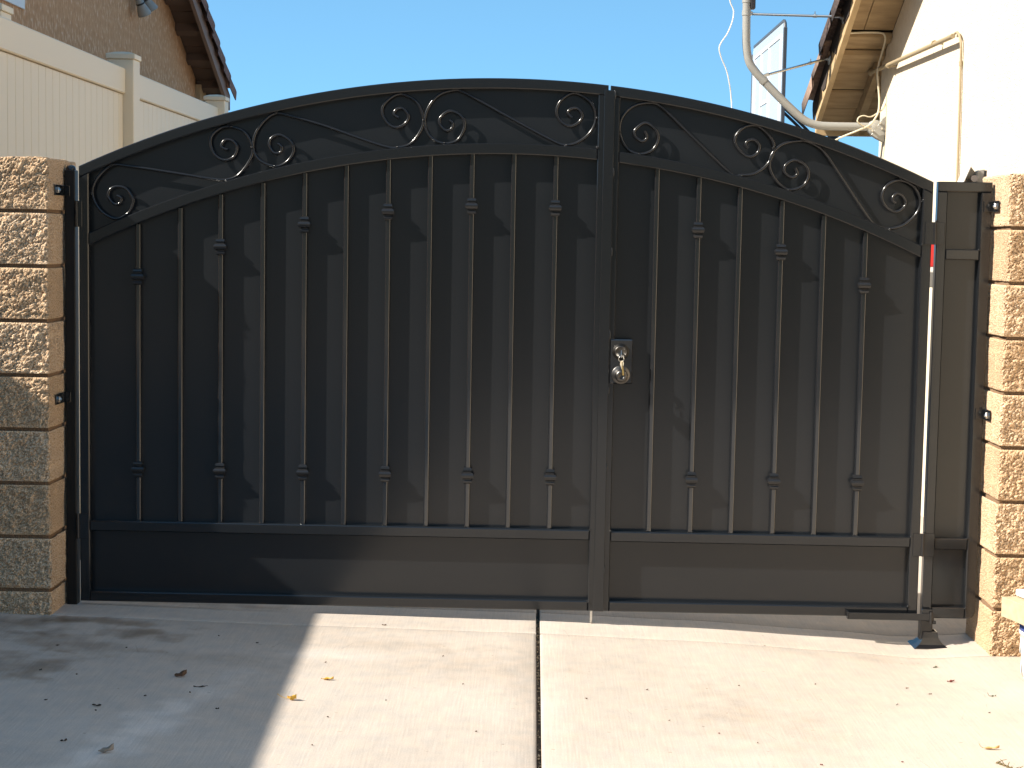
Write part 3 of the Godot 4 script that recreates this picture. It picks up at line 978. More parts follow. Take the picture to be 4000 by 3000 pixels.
func rake_tile(st: SurfaceTool, at: Vector3, slope: float, out_dir: float, length: float, r: float, drop: float, rise := 0.05) -> void:
	# a half-barrel cover lying down the slope (towards -z), with a skirt outside
	var d := Vector3(0, -slope, -1).normalized()
	var up := Vector3(0, 1, -slope).normalized()
	var prof := [Vector2(out_dir * r, -drop), Vector2(out_dir * r, 0.0)]
	for k in range(1, 7):
		var a := PI * k / 7.0
		prof.append(Vector2(out_dir * r * cos(a), r * 0.8 * sin(a)))
	prof.append(Vector2(-out_dir * r, -0.01))
	var n := prof.size()
	for i in n - 1:
		var q := []
		for e in [[prof[i], 0.0], [prof[i + 1], 0.0], [prof[i + 1], length], [prof[i], length]]:
			var lift: float = rise * (e[1] / length)
			q.append(at + Vector3(e[0].x, 0, 0) + up * (e[0].y + lift) + d * e[1])
		var o: Vector3 = (q[0] + q[2]) / 2.0 - (at + d * length * 0.5 + up * -0.02)
		quad(st, q[0], q[1], q[2], q[3], o)
		# thickness at the lower end
		var w: Vector3 = at + d * (length - 0.004) + up * 0.012
		var a3: Vector3 = q[3].lerp(w, 0.16)
		var b3: Vector3 = q[2].lerp(w, 0.16)
		quad(st, q[3], q[2], b3, a3, d)
		quad(st, q[0].lerp(at + up * 0.01, 0.16), q[1].lerp(at + up * 0.01, 0.16), b3, a3, -o)


func field_tiles(st: SurfaceTool, x0: float, x1: float, z_eave: float, y_eave: float, z_ridge: float, y_ridge: float) -> void:
	var rows := int(absf(z_ridge - z_eave) / 0.34)
	var cols := int((x1 - x0) / 0.06)
	for r in rows:
		var a := r / float(rows)
		var b := (r + 1.0) / float(rows)
		for c in cols:
			var q := []
			for e in [[c, a, 0.03], [c + 1, a, 0.03], [c + 1, b, 0.0], [c, b, 0.0]]:
				var x: float = lerpf(x0, x1, e[0] / float(cols))
				q.append(Vector3(x, lerpf(y_eave, y_ridge, e[1]) + e[2] + 0.035 * absf(sin(x * PI / 0.3)), lerpf(z_eave, z_ridge, e[1])))
			quad(st, q[0], q[1], q[2], q[3], Vector3.UP)


func build_left_house() -> void:
	var xw := -3.6
	var t := thing("house", "brown stucco house with tiled gable roof beyond the vinyl fence", "house", Vector3(-6.0, 0, -5.6))
	var sl := 0.45
	var yb := func(z: float) -> float: return 2.92 + sl * (z + 11.42)
	var ridge := -5.6
	var near_eave := 0.2
	var ytop: float = yb.call(ridge) + 0.15
	var st := mb()
	side_plate(st, [[-11.25, -0.2], [near_eave - 0.15, -0.2], [near_eave - 0.15, ytop - sl * (near_eave - 0.15 - ridge)], [ridge, ytop], [-11.25, ytop - sl * (ridge + 11.25)]], xw - 0.2, xw)
	bx(st, Vector3(-10, -0.2, -11.25), Vector3(xw - 0.21, 2.9, near_eave - 0.15), 0.0)
	fin(st, "wall", M.stucco_brown, t)
	# roof deck and tiles
	st = mb()
	side_plate(st, [[-11.7, yb.call(-11.7) + 0.15], [ridge, ytop + 0.002], [ridge, ytop + 0.03], [-11.7, yb.call(-11.7) + 0.18]], -10.3, -3.335)
	side_plate(st, [[ridge, ytop + 0.002], [near_eave + 0.3, ytop - sl * (near_eave + 0.3 - ridge)], [near_eave + 0.3, ytop - sl * (near_eave + 0.3 - ridge) + 0.03], [ridge, ytop + 0.03]], -10.3, -3.335)
	var roof := fin(st, "roof", M.brown_wood, t)
	st = mb()
	field_tiles(st, -10.3, -3.42, -11.75, yb.call(-11.75) + 0.2, ridge, ytop + 0.05)
	field_tiles(st, -10.3, -3.42, near_eave + 0.35, ytop - sl * (near_eave + 0.35 - ridge) + 0.05, ridge, ytop + 0.05)
	fin(st, "roof_tiles", M.tile, roof).set_meta("kind", "stuff")
	# lookouts and boards under the overhang
	var z := -11.3
	while z < -8.6:
		st = mb()
		sloped_board(st, xw + 0.002, -3.338, z, yb.call(z) + 0.06, z - 0.09, yb.call(z - 0.09) + 0.06, 0.088, 0.002)
		fin(st, "lookout", M.brown_wood, t)
		z += 0.52
	for k in 10:
		var za := -11.66 + k * 0.2
		st = mb()
		sloped_board(st, xw + 0.001, -3.339, za + 0.006, yb.call(za + 0.006) + 0.132, za + 0.194, yb.call(za + 0.194) + 0.132, 0.016, 0.002)
		fin(st, "soffit_board", M.brown_wood, t)
	st = mb()
	sloped_board(st, -3.335, -3.3, -11.62, yb.call(-11.62), ridge, yb.call(ridge), 0.16)
	sloped_board(st, -3.335, -3.3, ridge, yb.call(ridge), near_eave + 0.3, yb.call(ridge) - sl * (near_eave + 0.3 - ridge), 0.16)
	fin(st, "bargeboard", mat(lin(0.24, 0.165, 0.135), 0.7), t)
	st = mb()
	bx(st, Vector3(-10.3, 2.82, -11.7), Vector3(-3.336, 3.0, -11.665), 0.002)
	fin(st, "fascia", M.brown_wood, t)
	st = mb()
	bx(st, Vector3(xw - 0.25, 2.6, -11.62), Vector3(-3.545, 3.07, -11.255), 0.004)
	fin(st, "eave_return", mat(lin(0.5, 0.37, 0.22), 0.9), t)
	for k in 19:
		var zz := -11.71 + k * 0.31
		st = mb(false)
		rake_tile(st, Vector3(-3.34 + rng.randf_range(-0.006, 0.006), yb.call(zz + 0.34) + 0.21, zz + 0.34), sl, 1.0, 0.40, 0.085, 0.10)
		fin(st, "rake_tile", M.tile, roof)
	# the street-side wing of the same house; its eave shades the driveway
	st = mb()
	bx(st, Vector3(-10, -0.2, 0.9), Vector3(-4.75, 2.6, 9.4), 0.0)
	fin(st, "wing_wall", M.stucco_brown, t)
	st = mb()
	plate(st, PackedVector2Array([Vector2(-6.1, 5.15), Vector2(0, 2.73), Vector2(0, 2.79), Vector2(-6.1, 5.21)]), -0.4, 8.8, 0.0, Transform3D(Basis(Vector3.UP, 0.042), Vector3(-4.2, 0, 1.0)))
	fin(st, "wing_roof", M.tile, roof)
	# things fixed on the wall
	var f := thing("wall_floodlight", "twin-headed white floodlight high on the brown stucco wall", "floodlight", Vector3(xw, 3.46, -8.45))
	st = mb(false)
	lathe(st, [Vector2(0.0, 0.0), Vector2(0.06, 0.0), Vector2(0.06, 0.02), Vector2(0.05, 0.035), Vector2(0.0, 0.035)], 16, Transform3D(Basis(Vector3.BACK, -PI / 2), Vector3(xw, 3.62, -8.35)))
	rod(st, Vector3(xw + 0.03, 3.62, -8.35), Vector3(xw + 0.1, 3.6, -8.4), 0.02)
	fin(st, "mount", M.grey_paint, f)
	for e in [[Vector3(0.1, 3.575, -8.56), Vector3(0.42, -0.78, -0.34)], [Vector3(0.09, 3.52, -8.40), Vector3(0.25, -0.8, -0.42)]]:
		var d: Vector3 = e[1].normalized()
		var y := -d
		var x := y.cross(Vector3.BACK).normalized()
		var xf := Transform3D(Basis(x, y, x.cross(y)), e[0] + Vector3(xw, 0, 0) + d * 0.12)
		st = mb(false)
		lathe(st, [Vector2(0.06, 0.0), Vector2(0.061, 0.014), Vector2(0.048, 0.06), Vector2(0.036, 0.1), Vector2(0.034, 0.19), Vector2(0.026, 0.205), Vector2(0.0, 0.21)], 20, xf)
		var head := fin(st, "lamp_head", M.grey_paint, f)
		st = mb(false)
		lathe(st, [Vector2(0.0, 0.005), Vector2(0.04, 0.008), Vector2(0.059, 0.002)], 20, xf)
		fin(st, "lens", M.glass, head)
		st = mb(false)
		lathe(st, [Vector2(0.036, 0.098), Vector2(0.039, 0.1), Vector2(0.039, 0.112), Vector2(0.035, 0.114)], 20, xf)
		fin(st, "gasket", M.black, head)
	st = mb()
	bx(st, Vector3(xw + 0.001, 3.034, -5.327), Vector3(xw + 0.015, 3.5, -4.55), 0.003)
	var sign_ := fin(st, "wall_sign", M.white)
	tag(sign_, "white rectangular sign on the brown stucco wall, cut by the photo's corner", "sign")


func build_right_house() -> void:
	var xw := 2.25
	var xf := 1.92
	var sl := 0.49
	var yb := func(z: float) -> float: return 2.98 + sl * (z + 3.887)
	var ys := func(z: float) -> float: return 3.08 + sl * (z + 3.887)
	var ridge := -0.9
	var near := 3.0
	var far := -4.655
	var t := thing("house", "cream stucco house with open eaves and tan bargeboard on the right", "house", Vector3(5.0, 0, -1.0))
	var st := mb()
	side_plate(st, [[far, -0.2], [near, -0.2], [near, ys.call(ridge) - sl * (near - ridge)], [ridge, ys.call(ridge)], [far, ys.call(far)]], xw, xw + 0.2)
	bx(st, Vector3(xw + 0.21, -0.2, far), Vector3(9, 2.55, near), 0.0)
	fin(st, "wall", M.stucco_cream, t)
	st = mb()
	side_plate(st, [[-5.42, ys.call(-5.42) + 0.018], [ridge, ys.call(ridge) + 0.018], [ridge, ys.call(ridge) + 0.05], [-5.42, ys.call(-5.42) + 0.05]], 1.957, 9.4)
	side_plate(st, [[ridge, ys.call(ridge) + 0.018], [near + 0.8, ys.call(ridge) - sl * (near + 0.8 - ridge) + 0.018], [near + 0.8, ys.call(ridge) - sl * (near + 0.8 - ridge) + 0.05], [ridge, ys.call(ridge) + 0.05]], 1.957, 9.4)
	var roof := fin(st, "roof", M.felt_gap_shade, t)  # deck coloured dark to put shade into the gaps between soffit boards
	st = mb()
	field_tiles(st, 1.98, 9.4, -5.5, ys.call(-5.5) + 0.07, ridge, ys.call(ridge) + 0.07)
	field_tiles(st, 1.98, 9.4, near + 0.85, ys.call(ridge) - sl * (near + 0.85 - ridge) + 0.07, ridge, ys.call(ridge) + 0.07)
	fin(st, "roof_tiles", M.tile_dark, roof).set_meta("kind", "stuff")
	# bargeboard
	st = mb()
	sloped_board(st, xf, xf + 0.036, -5.2, yb.call(-5.2) - 0.005, ridge, yb.call(ridge), 0.15)
	fin(st, "bargeboard", M.tan_wood, t)
	st = mb()
	sloped_board(st, xf, xf + 0.036, ridge + 0.001, yb.call(ridge), near + 0.6, yb.call(ridge) - sl * (near + 0.6 - ridge), 0.15)
	fin(st, "bargeboard", M.tan_wood, t)
	# cross boards of the soffit, down to the eave, with battens between
	for k in 5:
		var za := -5.40 + k * 0.205
		st = mb()
		sloped_board(st, 1.958, xw + (0.6 if za < far else -0.002), za + 0.012, ys.call(za + 0.012) - 0.009 * (k % 2), za + 0.195, ys.call(za + 0.195) - 0.009 * (k % 2), 0.017, 0.002)
		fin(st, "soffit_board", M.tan_board, t)
	for z in [-4.375, -4.56]:
		st = mb()
		sloped_board(st, 1.958, xw - 0.003, z - 0.03, ys.call(z - 0.03) - 0.042, z + 0.03, ys.call(z + 0.03) - 0.042, 0.031, 0.003)
		fin(st, "batten", M.tan_board, t)
	for e in [[1.958, 2.062], [2.066, xw - 0.002]]:
		st = mb()
		sloped_board(st, e[0], e[1], -4.335, ys.call(-4.335), ridge, ys.call(ridge), 0.017, 0.002)
		fin(st, "soffit_board", M.tan_board, t)
	# rafter tail past the wall's corner and the board that closes the eave
	st = mb()
	sloped_board(st, 2.2, 2.247, -5.36, ys.call(-5.36) - 0.1, -4.66, ys.call(-4.66) - 0.1, 0.099, 0.003)
	fin(st, "rafter_tail", M.tan_board, t)
	st = mb()
	bx(st, Vector3(1.958, 2.26, -5.45), Vector3(9.0, 2.372, -5.41), 0.003)
	fin(st, "eave_board", M.tan_wood, t)
	st = mb()
	bx(st, Vector3(1.958, 2.374, -5.425), Vector3(9.0, 2.388, -5.395), 0.003)
	fin(st, "drip_edge", M.cable, t)
	# torn dark underlayment hanging over the bargeboard
	st = mb()
	var jag := []
	var z := -5.32
	var kk := 0
	while z < ridge:
		jag.append([z, yb.call(z) + ([0.15, 0.03, 0.07, 0.14, 0.05, 0.02, 0.13][kk % 7])])
		z += [0.05, 0.16, 0.07, 0.12, 0.09, 0.14][kk % 6]
		kk += 1
	var top := []
	for v in jag:
		top.append([v[0], yb.call(v[0]) + 0.2])
	top.reverse()
	side_plate(st, jag + top, xf - 0.006, xf - 0.0008)
	fin(st, "underlayment", M.felt_gap_shade, t)
	for k in 14:
		var zz := -5.34 + k * 0.335
		st = mb(false)
		rake_tile(st, Vector3(1.905 + rng.randf_range(-0.012, 0.012), yb.call(zz + 0.36) + 0.185, zz + 0.36), sl + rng.randf_range(-0.02, 0.02), -1.0, 0.42, 0.06 + rng.randf_range(-0.01, 0.012), 0.06 + rng.randf_range(0.0, 0.045), 0.03)
		fin(st, "rake_tile", M.tile_sunlit if k < 2 else (M.tile_dark if k % 3 != 1 else M.tile), roof)


# ------------------------------------------------------------------ things on and behind the right house
func build_right_things() -> void:
	# antenna mast
	var t := thing("antenna_mast", "grey steel mast bending up from the eave of the cream house", "mast", Vector3(2.1, 2.2, -4.5))
	var st := mb(false)
	var path := [Vector3(1.333, 3.25, -4.5), Vector3(1.338, 2.911, -4.5), Vector3(1.343, 2.764, -4.5), Vector3(1.363, 2.666, -4.5), Vector3(1.405, 2.603, -4.5), Vector3(1.466, 2.539, -4.5), Vector3(1.538, 2.467, -4.5), Vector3(1.61, 2.399, -4.5), Vector3(1.687, 2.331, -4.5), Vector3(1.745, 2.29, -4.5), Vector3(1.814, 2.268, -4.5), Vector3(1.9, 2.262, -4.5), Vector3(2.16, 2.262, -4.5)]
	tube(st, smooth3(path, 4), 0.0265, 16)
	fin(st, "pipe", M.grey_paint, t)
	for e in [[Vector3(1.3365, 2.96, -4.5), Vector3(1.3365, 2.992, -4.5)], [Vector3(1.3355, 3.04, -4.5), Vector3(1.3355, 3.1, -4.5)], [Vector3(1.449, 2.556, -4.5), Vector3(1.468, 2.537, -4.5)]]:
		st = mb(false)
		rod(st, e[0], e[1], 0.0295, 16)
		fin(st, "clamp", M.grey_paint, t)
	for e in [[Vector3(1.362, 2.97, -4.5), Vector3(1.918, 2.93, -4.27)], [Vector3(1.475, 2.582, -4.49), Vector3(1.912, 2.72, -4.7)]]:
		st = mb(false)
		rod(st, e[0], e[1], 0.0085, 10)
		rod(st, e[0].lerp(e[1], 0.68), e[0].lerp(e[1], 0.72), 0.0115, 10)
		rod(st, e[0].lerp(e[1], 0.7), e[0].lerp(e[1], 0.7) + Vector3(0, 0.028, 0), 0.003, 6)
		var s := fin(st, "strut", M.steel, t)
		st = mb(false)
		lathe(st, [Vector2(0.045, 0.0), Vector2(0.045, 0.004), Vector2(0.02, 0.006), Vector2(0.016, 0.02), Vector2(0.0, 0.02)], 14, Transform3D(Basis(Vector3.BACK, PI / 2).scaled(Vector3(1, 1, 1)), e[1] + Vector3(0.001, 0, 0)))
		fin(st, "foot_plate", M.steel, s)
		st = mb()
		obox(st, Transform3D(Basis(Vector3.BACK, 0.4), e[0]), Vector3(0.035, 0.022, 0.02), 0.003)
		fin(st, "clevis", M.steel, s)
	st = mb()
	bx(st, Vector3(1.362, 3.0, -4.53), Vector3(1.39, 3.16, -4.47), 0.004)
	fin(st, "side_bracket", M.black, t)
	# pivoting wall foot: round cheek plates on a bracket
	st = mb(false)
	lathe(st, [Vector2(0.0, -0.03), Vector2(0.047, -0.022), Vector2(0.05, -0.018), Vector2(0.05, 0.018), Vector2(0.047, 0.022), Vector2(0.0, 0.03)], 26, Transform3D(Basis(Vector3.RIGHT, PI / 2), Vector3(2.187, 2.256, -4.5)))
	fin(st, "pivot_foot", M.grey_paint, t)
	st = mb()
	plate(st, PackedVector2Array([Vector2(2.16, 2.21), Vector2(2.2, 2.185), Vector2(2.243, 2.165), Vector2(2.249, 2.165), Vector2(2.249, 2.33), Vector2(2.225, 2.31)]), -4.528, -4.472, 0.003)
	fin(st, "wall_bracket", M.grey_paint, t)
	st = mb(false)
	for v in [[2.213, 2.285], [2.165, 2.235], [2.225, 2.25]]:
		rod(st, Vector3(v[0], v[1], -4.479), Vector3(v[0], v[1], -4.462), 0.0075, 8)
	fin(st, "bolts", M.steel, t).set_meta("kind", "stuff")
	# cables
	st = mb(false)
	tube(st, smooth3([Vector3(1.217, 3.2, -4.5), Vector3(1.227, 3.056, -4.5), Vector3(1.252, 2.993, -4.5), Vector3(1.246, 2.925, -4.48), Vector3(1.214, 2.841, -4.46), Vector3(1.175, 2.781, -4.45), Vector3(1.162, 2.741, -4.45), Vector3(1.178, 2.683, -4.46), Vector3(1.215, 2.604, -4.47), Vector3(1.238, 2.516, -4.48), Vector3(1.252, 2.442, -4.5), Vector3(1.262, 2.3, -4.5), Vector3(1.27, 1.9, -4.5), Vector3(1.3, 1.2, -4.5), Vector3(1.34, 0.0, -4.5)], 5), 0.0042, 7)
	tag(fin(st, "hanging_cable", M.cable_white), "loose white cable dangling against the sky left of the grey mast", "cable")
	st = mb(false)
	tube(st, smooth3([Vector3(1.955, 2.832, -4.3), Vector3(2.067, 2.839, -4.3), Vector3(2.165, 2.837, -4.3), Vector3(2.19, 2.822, -4.305), Vector3(2.197, 2.79, -4.32), Vector3(2.195, 2.74, -4.37), Vector3(2.19, 2.654, -4.46), Vector3(2.184, 2.59, -4.46), Vector3(2.197, 2.482, -4.46), Vector3(2.2, 2.42, -4.45), Vector3(2.195, 2.36, -4.44), Vector3(2.179, 2.321, -4.43), Vector3(2.141, 2.27, -4.43), Vector3(2.067, 2.233, -4.44), Vector3(2.008, 2.208, -4.47), Vector3(1.946, 2.178, -4.5), Vector3(1.85, 2.11, -4.6), Vector3(1.75, 1.98, -4.7)], 5), 0.0062, 8)
	tag(fin(st, "drooping_cable", M.cable), "cream cable drooping from the soffit past the mast's wall foot", "cable")
	st = mb(false)
	tube(st, smooth3([Vector3(2.249, 2.41, -4.47), Vector3(2.225, 2.372, -4.45), Vector3(2.183, 2.342, -4.44), Vector3(2.154, 2.324, -4.43), Vector3(2.127, 2.32, -4.42), Vector3(2.097, 2.327, -4.42), Vector3(2.067, 2.316, -4.42), Vector3(2.058, 2.295, -4.42), Vector3(2.063, 2.284, -4.42), Vector3(2.096, 2.263, -4.43), Vector3(2.157, 2.246, -4.455)], 5), 0.0045, 7)
	tag(fin(st, "looped_cable", M.cable), "thin cream cable looping over the pivot of the mast's foot", "cable")
	# horizontal pipe and thin upright conduit on the wall
	var hp := thing("wall_pipe", "cream pipe running level along the cream wall under the eave", "pipe", Vector3(2.2, 2.62, -3.6))
	st = mb(false)
	tube(st, PackedVector3Array([Vector3(2.2, 2.634, -4.72), Vector3(2.2, 2.61, -2.581)]), 0.0135, 14)
	fin(st, "pipe_run", M.pipe_cream, hp)
	st = mb(false)
	ball(st, Vector3(2.2, 2.634, -4.73), Vector3(0.026, 0.026, 0.05), 14)
	fin(st, "end_cap", M.pipe_cream, hp)
	st = mb(false)
	for z in [-4.2, -3.0]:
		rod(st, Vector3(2.2, 2.622, z), Vector3(2.251, 2.622, z), 0.008)
		rod(st, Vector3(2.2, 2.622, z - 0.008), Vector3(2.2, 2.622, z + 0.008), 0.016, 14)
	fin(st, "pipe_clip", M.pipe_cream, hp)
	st = mb(false)
	tube(st, smooth3([Vector3(2.238, 2.637, -2.70), Vector3(2.232, 2.634, -2.62), Vector3(2.232, 2.6, -2.56), Vector3(2.236, 2.54, -2.54), Vector3(2.238, 2.458, -2.545), Vector3(2.238, 2.2, -2.53), Vector3(2.238, 1.6, -2.52), Vector3(2.238, 0.4, -2.52)], 5), 0.0068, 10)
	rod(st, Vector3(2.238, 2.45, -2.545), Vector3(2.238, 2.475, -2.545), 0.0098, 10)
	tag(fin(st, "wall_conduit", M.pipe_cream), "thin upright conduit running down the sunlit cream wall", "conduit")
	# basketball hoop
	var h := thing("basketball_hoop", "basketball hoop with pale framed backboard beyond the mast", "basketball hoop", Vector3(2.64, -0.1, -8.6))
	var rim := Transform3D(Basis(Vector3(0, 0, 1), Vector3(0, 1, 0), Vector3(1, 0, 0)), Vector3.ZERO)
	st = mb()
	plate(st, rounded(-10.06, -8.02, 2.2, 3.40, 0.09), 2.09, 2.1, 0.0, rim)
	fin(st, "backboard", M.board, h)
	st = mb()
	for s in [[-10.08, -8.0, 3.385, 3.415], [-10.08, -8.0, 2.18, 2.21]]:
		bx(st, Vector3(2.085, s[2], s[0] + 0.09), Vector3(2.11, s[3], s[1] - 0.07), 0.004)
	for s in [[-10.09, -10.06], [-8.03, -7.99]]:
		bx(st, Vector3(2.085, 2.26, s[0]), Vector3(2.115, 3.34, s[1]), 0.004)
	tube(st, smooth3([Vector3(2.1, 3.33, -8.01), Vector3(2.1, 3.38, -8.03), Vector3(2.1, 3.4, -8.08)], 4), 0.014, 8)
	fin(st, "board_frame", mat(lin(0.07, 0.075, 0.085), 0.4), h)
	st = mb()
	for s in [[-9.9, -8.15, 3.27, 3.3], [-9.9, -8.15, 2.3, 2.33]]:
		bx(st, Vector3(2.082, s[2], s[0]), Vector3(2.0895, s[3], s[1]), 0.001)
	for z in [-9.9, -9.42, -8.9, -8.18]:
		bx(st, Vector3(2.082, 2.331, z), Vector3(2.0895, 3.269, z + 0.03), 0.001)
	bx(st, Vector3(2.082, 2.78, -9.389), Vector3(2.0895, 2.81, -8.901), 0.001)
	fin(st, "board_lines", M.white, h)
	st = mb(false)
	rod(st, Vector3(2.64, -0.1, -8.6), Vector3(2.64, 2.47, -8.6), 0.05, 16)
	fin(st, "pole", M.black, h)
	for dz in [-0.1, 0.1]:
		st = mb(false)
		tube(st, smooth3([Vector3(2.64, 2.2, -8.6 + dz * 0.4), Vector3(2.45, 2.45, -8.6 + dz), Vector3(2.16, 2.72, -8.6 + dz)], 4), 0.014, 8)
		fin(st, "arm", M.black, h)
	# hooded fitting behind the side panel
	var d := thing("hooded_fitting", "small grey hooded fitting peeking over the narrow fixed panel", "fitting", Vector3(1.735, 1.72, -0.3))
	st = mb()
	plate(st, PackedVector2Array([Vector2(1.696, 1.735), Vector2(1.73, 1.818), Vector2(1.736, 1.817), Vector2(1.756, 1.792), Vector2(1.752, 1.735)]), -0.34, -0.31, 0.003)
	fin(st, "hood", mat(lin(0.2, 0.185, 0.16), 0.5), d)
	st = mb()
	plate(st, PackedVector2Array([Vector2(1.688, 1.735), Vector2(1.727, 1.826), Vector2(1.731, 1.824), Vector2(1.695, 1.735)]), -0.35, -0.26, 0.001)
	fin(st, "hood_flap", M.white, d)
	st = mb(false)
	rod(st, Vector3(1.742, 1.762, -0.308), Vector3(1.742, 1.764, -0.26), 0.0135, 16)
	fin(st, "barrel", mat(lin(0.16, 0.14, 0.13), 0.35), d)
	st = mb()
	plate(st, PackedVector2Array([Vector2(1.7535, 1.72), Vector2(1.7555, 1.792), Vector2(1.766, 1.8), Vector2(1.7855, 1.8035), Vector2(1.787, 1.72)]), -0.33, -0.28, 0.003)
	fin(st, "housing", M.grey_paint, d)
	st = mb()
	bx(st, Vector3(1.7872, 1.66, -0.335), Vector3(1.793, 1.798, -0.275), 0.001)
	bx(st, Vector3(1.7, 1.7, -0.335), Vector3(1.787, 1.7195, -0.275), 0.002)
	bx(st, Vector3(1.76, 1.66, -0.276), Vector3(1.792, 1.7, -0.188), 0.002)
	fin(st, "backplate", M.black, d)
	# red and white box seen through the gap beside the side panel
	var rb := thing("wall_box", "red and white box on the cream wall, glimpsed through the gap beside the panel", "box", Vector3(2.2, 1.26, -2.87))
	st = mb()
	bx(st, Vector3(2.17, 1.384, -2.95), Vector3(2.249, 1.61, -2.80), 0.004)
	fin(st, "red_case", M.red, rb)
	st = mb()
	bx(st, Vector3(2.172, 1.352, -2.948), Vector3(2.249, 1.383, -2.802), 0.004)
	fin(st, "white_band", M.white, rb)
	st = mb()
	bx(st, Vector3(2.172, 1.27, -2.948), Vector3(2.249, 1.351, -2.802), 0.004)
	fin(st, "grey_base", mat(lin(0.16, 0.16, 0.16), 0.5), rb)


func rounded(x0: float, x1: float, y0: float, y1: float, r: float) -> PackedVector2Array:
	var p := PackedVector2Array()
	for c in [[x1 - r, y0 + r, -PI / 2], [x1 - r, y1 - r, 0.0], [x0 + r, y1 - r, PI / 2], [x0 + r, y0 + r, PI]]:
		for k in 6:
			var a: float = c[2] + PI / 2 * k / 5.0
			p.append(Vector2(c[0] + cos(a) * r, c[1] + sin(a) * r))
	return p


# ------------------------------------------------------------------ small things before the gate
func build_bucket() -> void:
	var c := Vector3(1.855, gy(1.85, 0.62), 0.62)
	var t := thing("bucket", "white plastic bucket with blue band before the right pillar", "bucket", c)
	var st := mb(false)
	var h := 0.232
	lathe(st, [Vector2(0.0, 0.002), Vector2(0.082, 0.002), Vector2(0.09, 0.008), Vector2(0.096, 0.02), Vector2(0.114, h - 0.05), Vector2(0.117, h - 0.049), Vector2(0.1175, h - 0.04), Vector2(0.114, h - 0.039), Vector2(0.1155, h - 0.012), Vector2(0.12, h - 0.011), Vector2(0.121, h), Vector2(0.113, h + 0.001), Vector2(0.112, h - 0.01), Vector2(0.09, 0.02), Vector2(0.0, 0.02)], 40, Transform3D(Basis(), c))
	fin(st, "pail", M.white, t)
	st = mb(false)
	lathe(st, [Vector2(0.1148, h - 0.037), Vector2(0.1158, h - 0.037), Vector2(0.1168, h - 0.016), Vector2(0.1156, h - 0.016)], 40, Transform3D(Basis(), c))
	fin(st, "blue_band", M.blue, t)
	st = mb(false)
	lathe(st, [Vector2(0.0985, 0.03), Vector2(0.1, 0.03), Vector2(0.1125, h - 0.064), Vector2(0.111, h - 0.064)], 40, Transform3D(Basis(), c))
	fin(st, "label_wrap", mat(lin(0.55, 0.6, 0.6), 0.5), t)
	for k in 5:
		var a := PI + 0.25 + k * -0.62
		var d := Vector3(cos(a), 0, -sin(a))
		for y in [[0.062, 0.032], [0.128, 0.024]]:
			st = mb(false)
			var r: float = 0.0985 + 0.0125 * (y[0] - 0.03) / 0.138
			var bs := Basis(d, PI / 2)
			var xf := Transform3D(Basis(Vector3(-d.z, 0, d.x), d, Vector3.UP), c + d * r + Vector3(0, y[0], 0))
			lathe(st, [Vector2(0.0, 0.0045), Vector2(0.024, 0.0035), Vector2(0.028, 0.001)], 18, xf * Transform3D(Basis.from_scale(Vector3(0.85, 1, y[1] / 0.028)), Vector3.ZERO))
			fin(st, "label_oval", M.white, t)
	var b := thing("carton", "open cream carton with red printing lying on the white bucket", "box", c + Vector3(0, h, 0))
	var bs := Basis(Vector3.UP, 0.26)
	var o := c + Vector3(-0.04, h + 0.037, 0.0)
	st = mb()
	obox(st, Transform3D(bs, o), Vector3(0.23, 0.07, 0.17), 0.0015)
	fin(st, "carton_body", M.card, b)
	st = mb()
	obox(st, Transform3D(bs, o + bs * Vector3(0.005, 0, 0.0856)), Vector3(0.215, 0.066, 0.001), 0.0)
	var lab := fin(st, "printed_label", M.white, b)
	st = mb()
	for y in [-0.024, 0.026]:
		obox(st, Transform3D(bs, o + bs * Vector3(0.03, y, 0.0866)), Vector3(0.14, 0.012, 0.001), 0.0)
	fin(st, "red_print", M.red, lab)
	st = mb()
	obox(st, Transform3D(bs, o + bs * Vector3(0.035, 0.0, 0.0866)), Vector3(0.13, 0.026, 0.001), 0.0)
	fin(st, "printed_picture", M.card, lab)
	st = mb()
	obox(st, Transform3D(bs * Basis(Vector3.BACK, -0.03), o + bs * Vector3(0.035, 0.0475, -0.01)), Vector3(0.2, 0.024, 0.14), 0.004)
	tag(fin(st, "paper_stack", M.white), "white folded cloth or paper lying on the carton", "paper")


func leaf_mesh(l: float, w: float, curl: float, sd: int, stem: float) -> SurfaceTool:
	rng.seed = sd
	var st := mb(false)
	var n := 9
	var m := 6
	var g := []
	var wob := rng.randf_range(-0.3, 0.3)
	for i in n + 1:
		var row := []
		var u := i / float(n)
		var half := w * 0.5 * pow(sin(PI * clampf(u * 0.97 + 0.02, 0, 1)), 1.15) * (1.0 + 0.12 * sin(u * 19.0 + sd))
		for j in m + 1:
			var v := j / float(m) * 2.0 - 1.0
			var y := curl * w * 0.42 * v * v * (0.5 + u) + l * 0.12 * curl * pow(absf(u - 0.45) * 2.0, 2.0) + 0.0018 * sin(u * 11.0 + v * 3.0 + sd)
			row.append(Vector3((u - 0.5) * l, y + 0.002, v * half * (1.0 - 0.45 * curl * absf(v)) + wob * l * 0.3 * (u - 0.5) * (u - 0.5)))
		g.append(row)
	for i in n:
		for j in m:
			quad(st, g[i][j], g[i + 1][j], g[i + 1][j + 1], g[i][j + 1], Vector3.UP)
	if stem > 0.0:
		var a: Vector3 = g[0][m / 2]
		tube(st, smooth3([a, a + Vector3(-stem * 0.5, 0.004, stem * 0.15), a + Vector3(-stem, 0.014, stem * 0.4)], 3), 0.0008, 5)
	return st


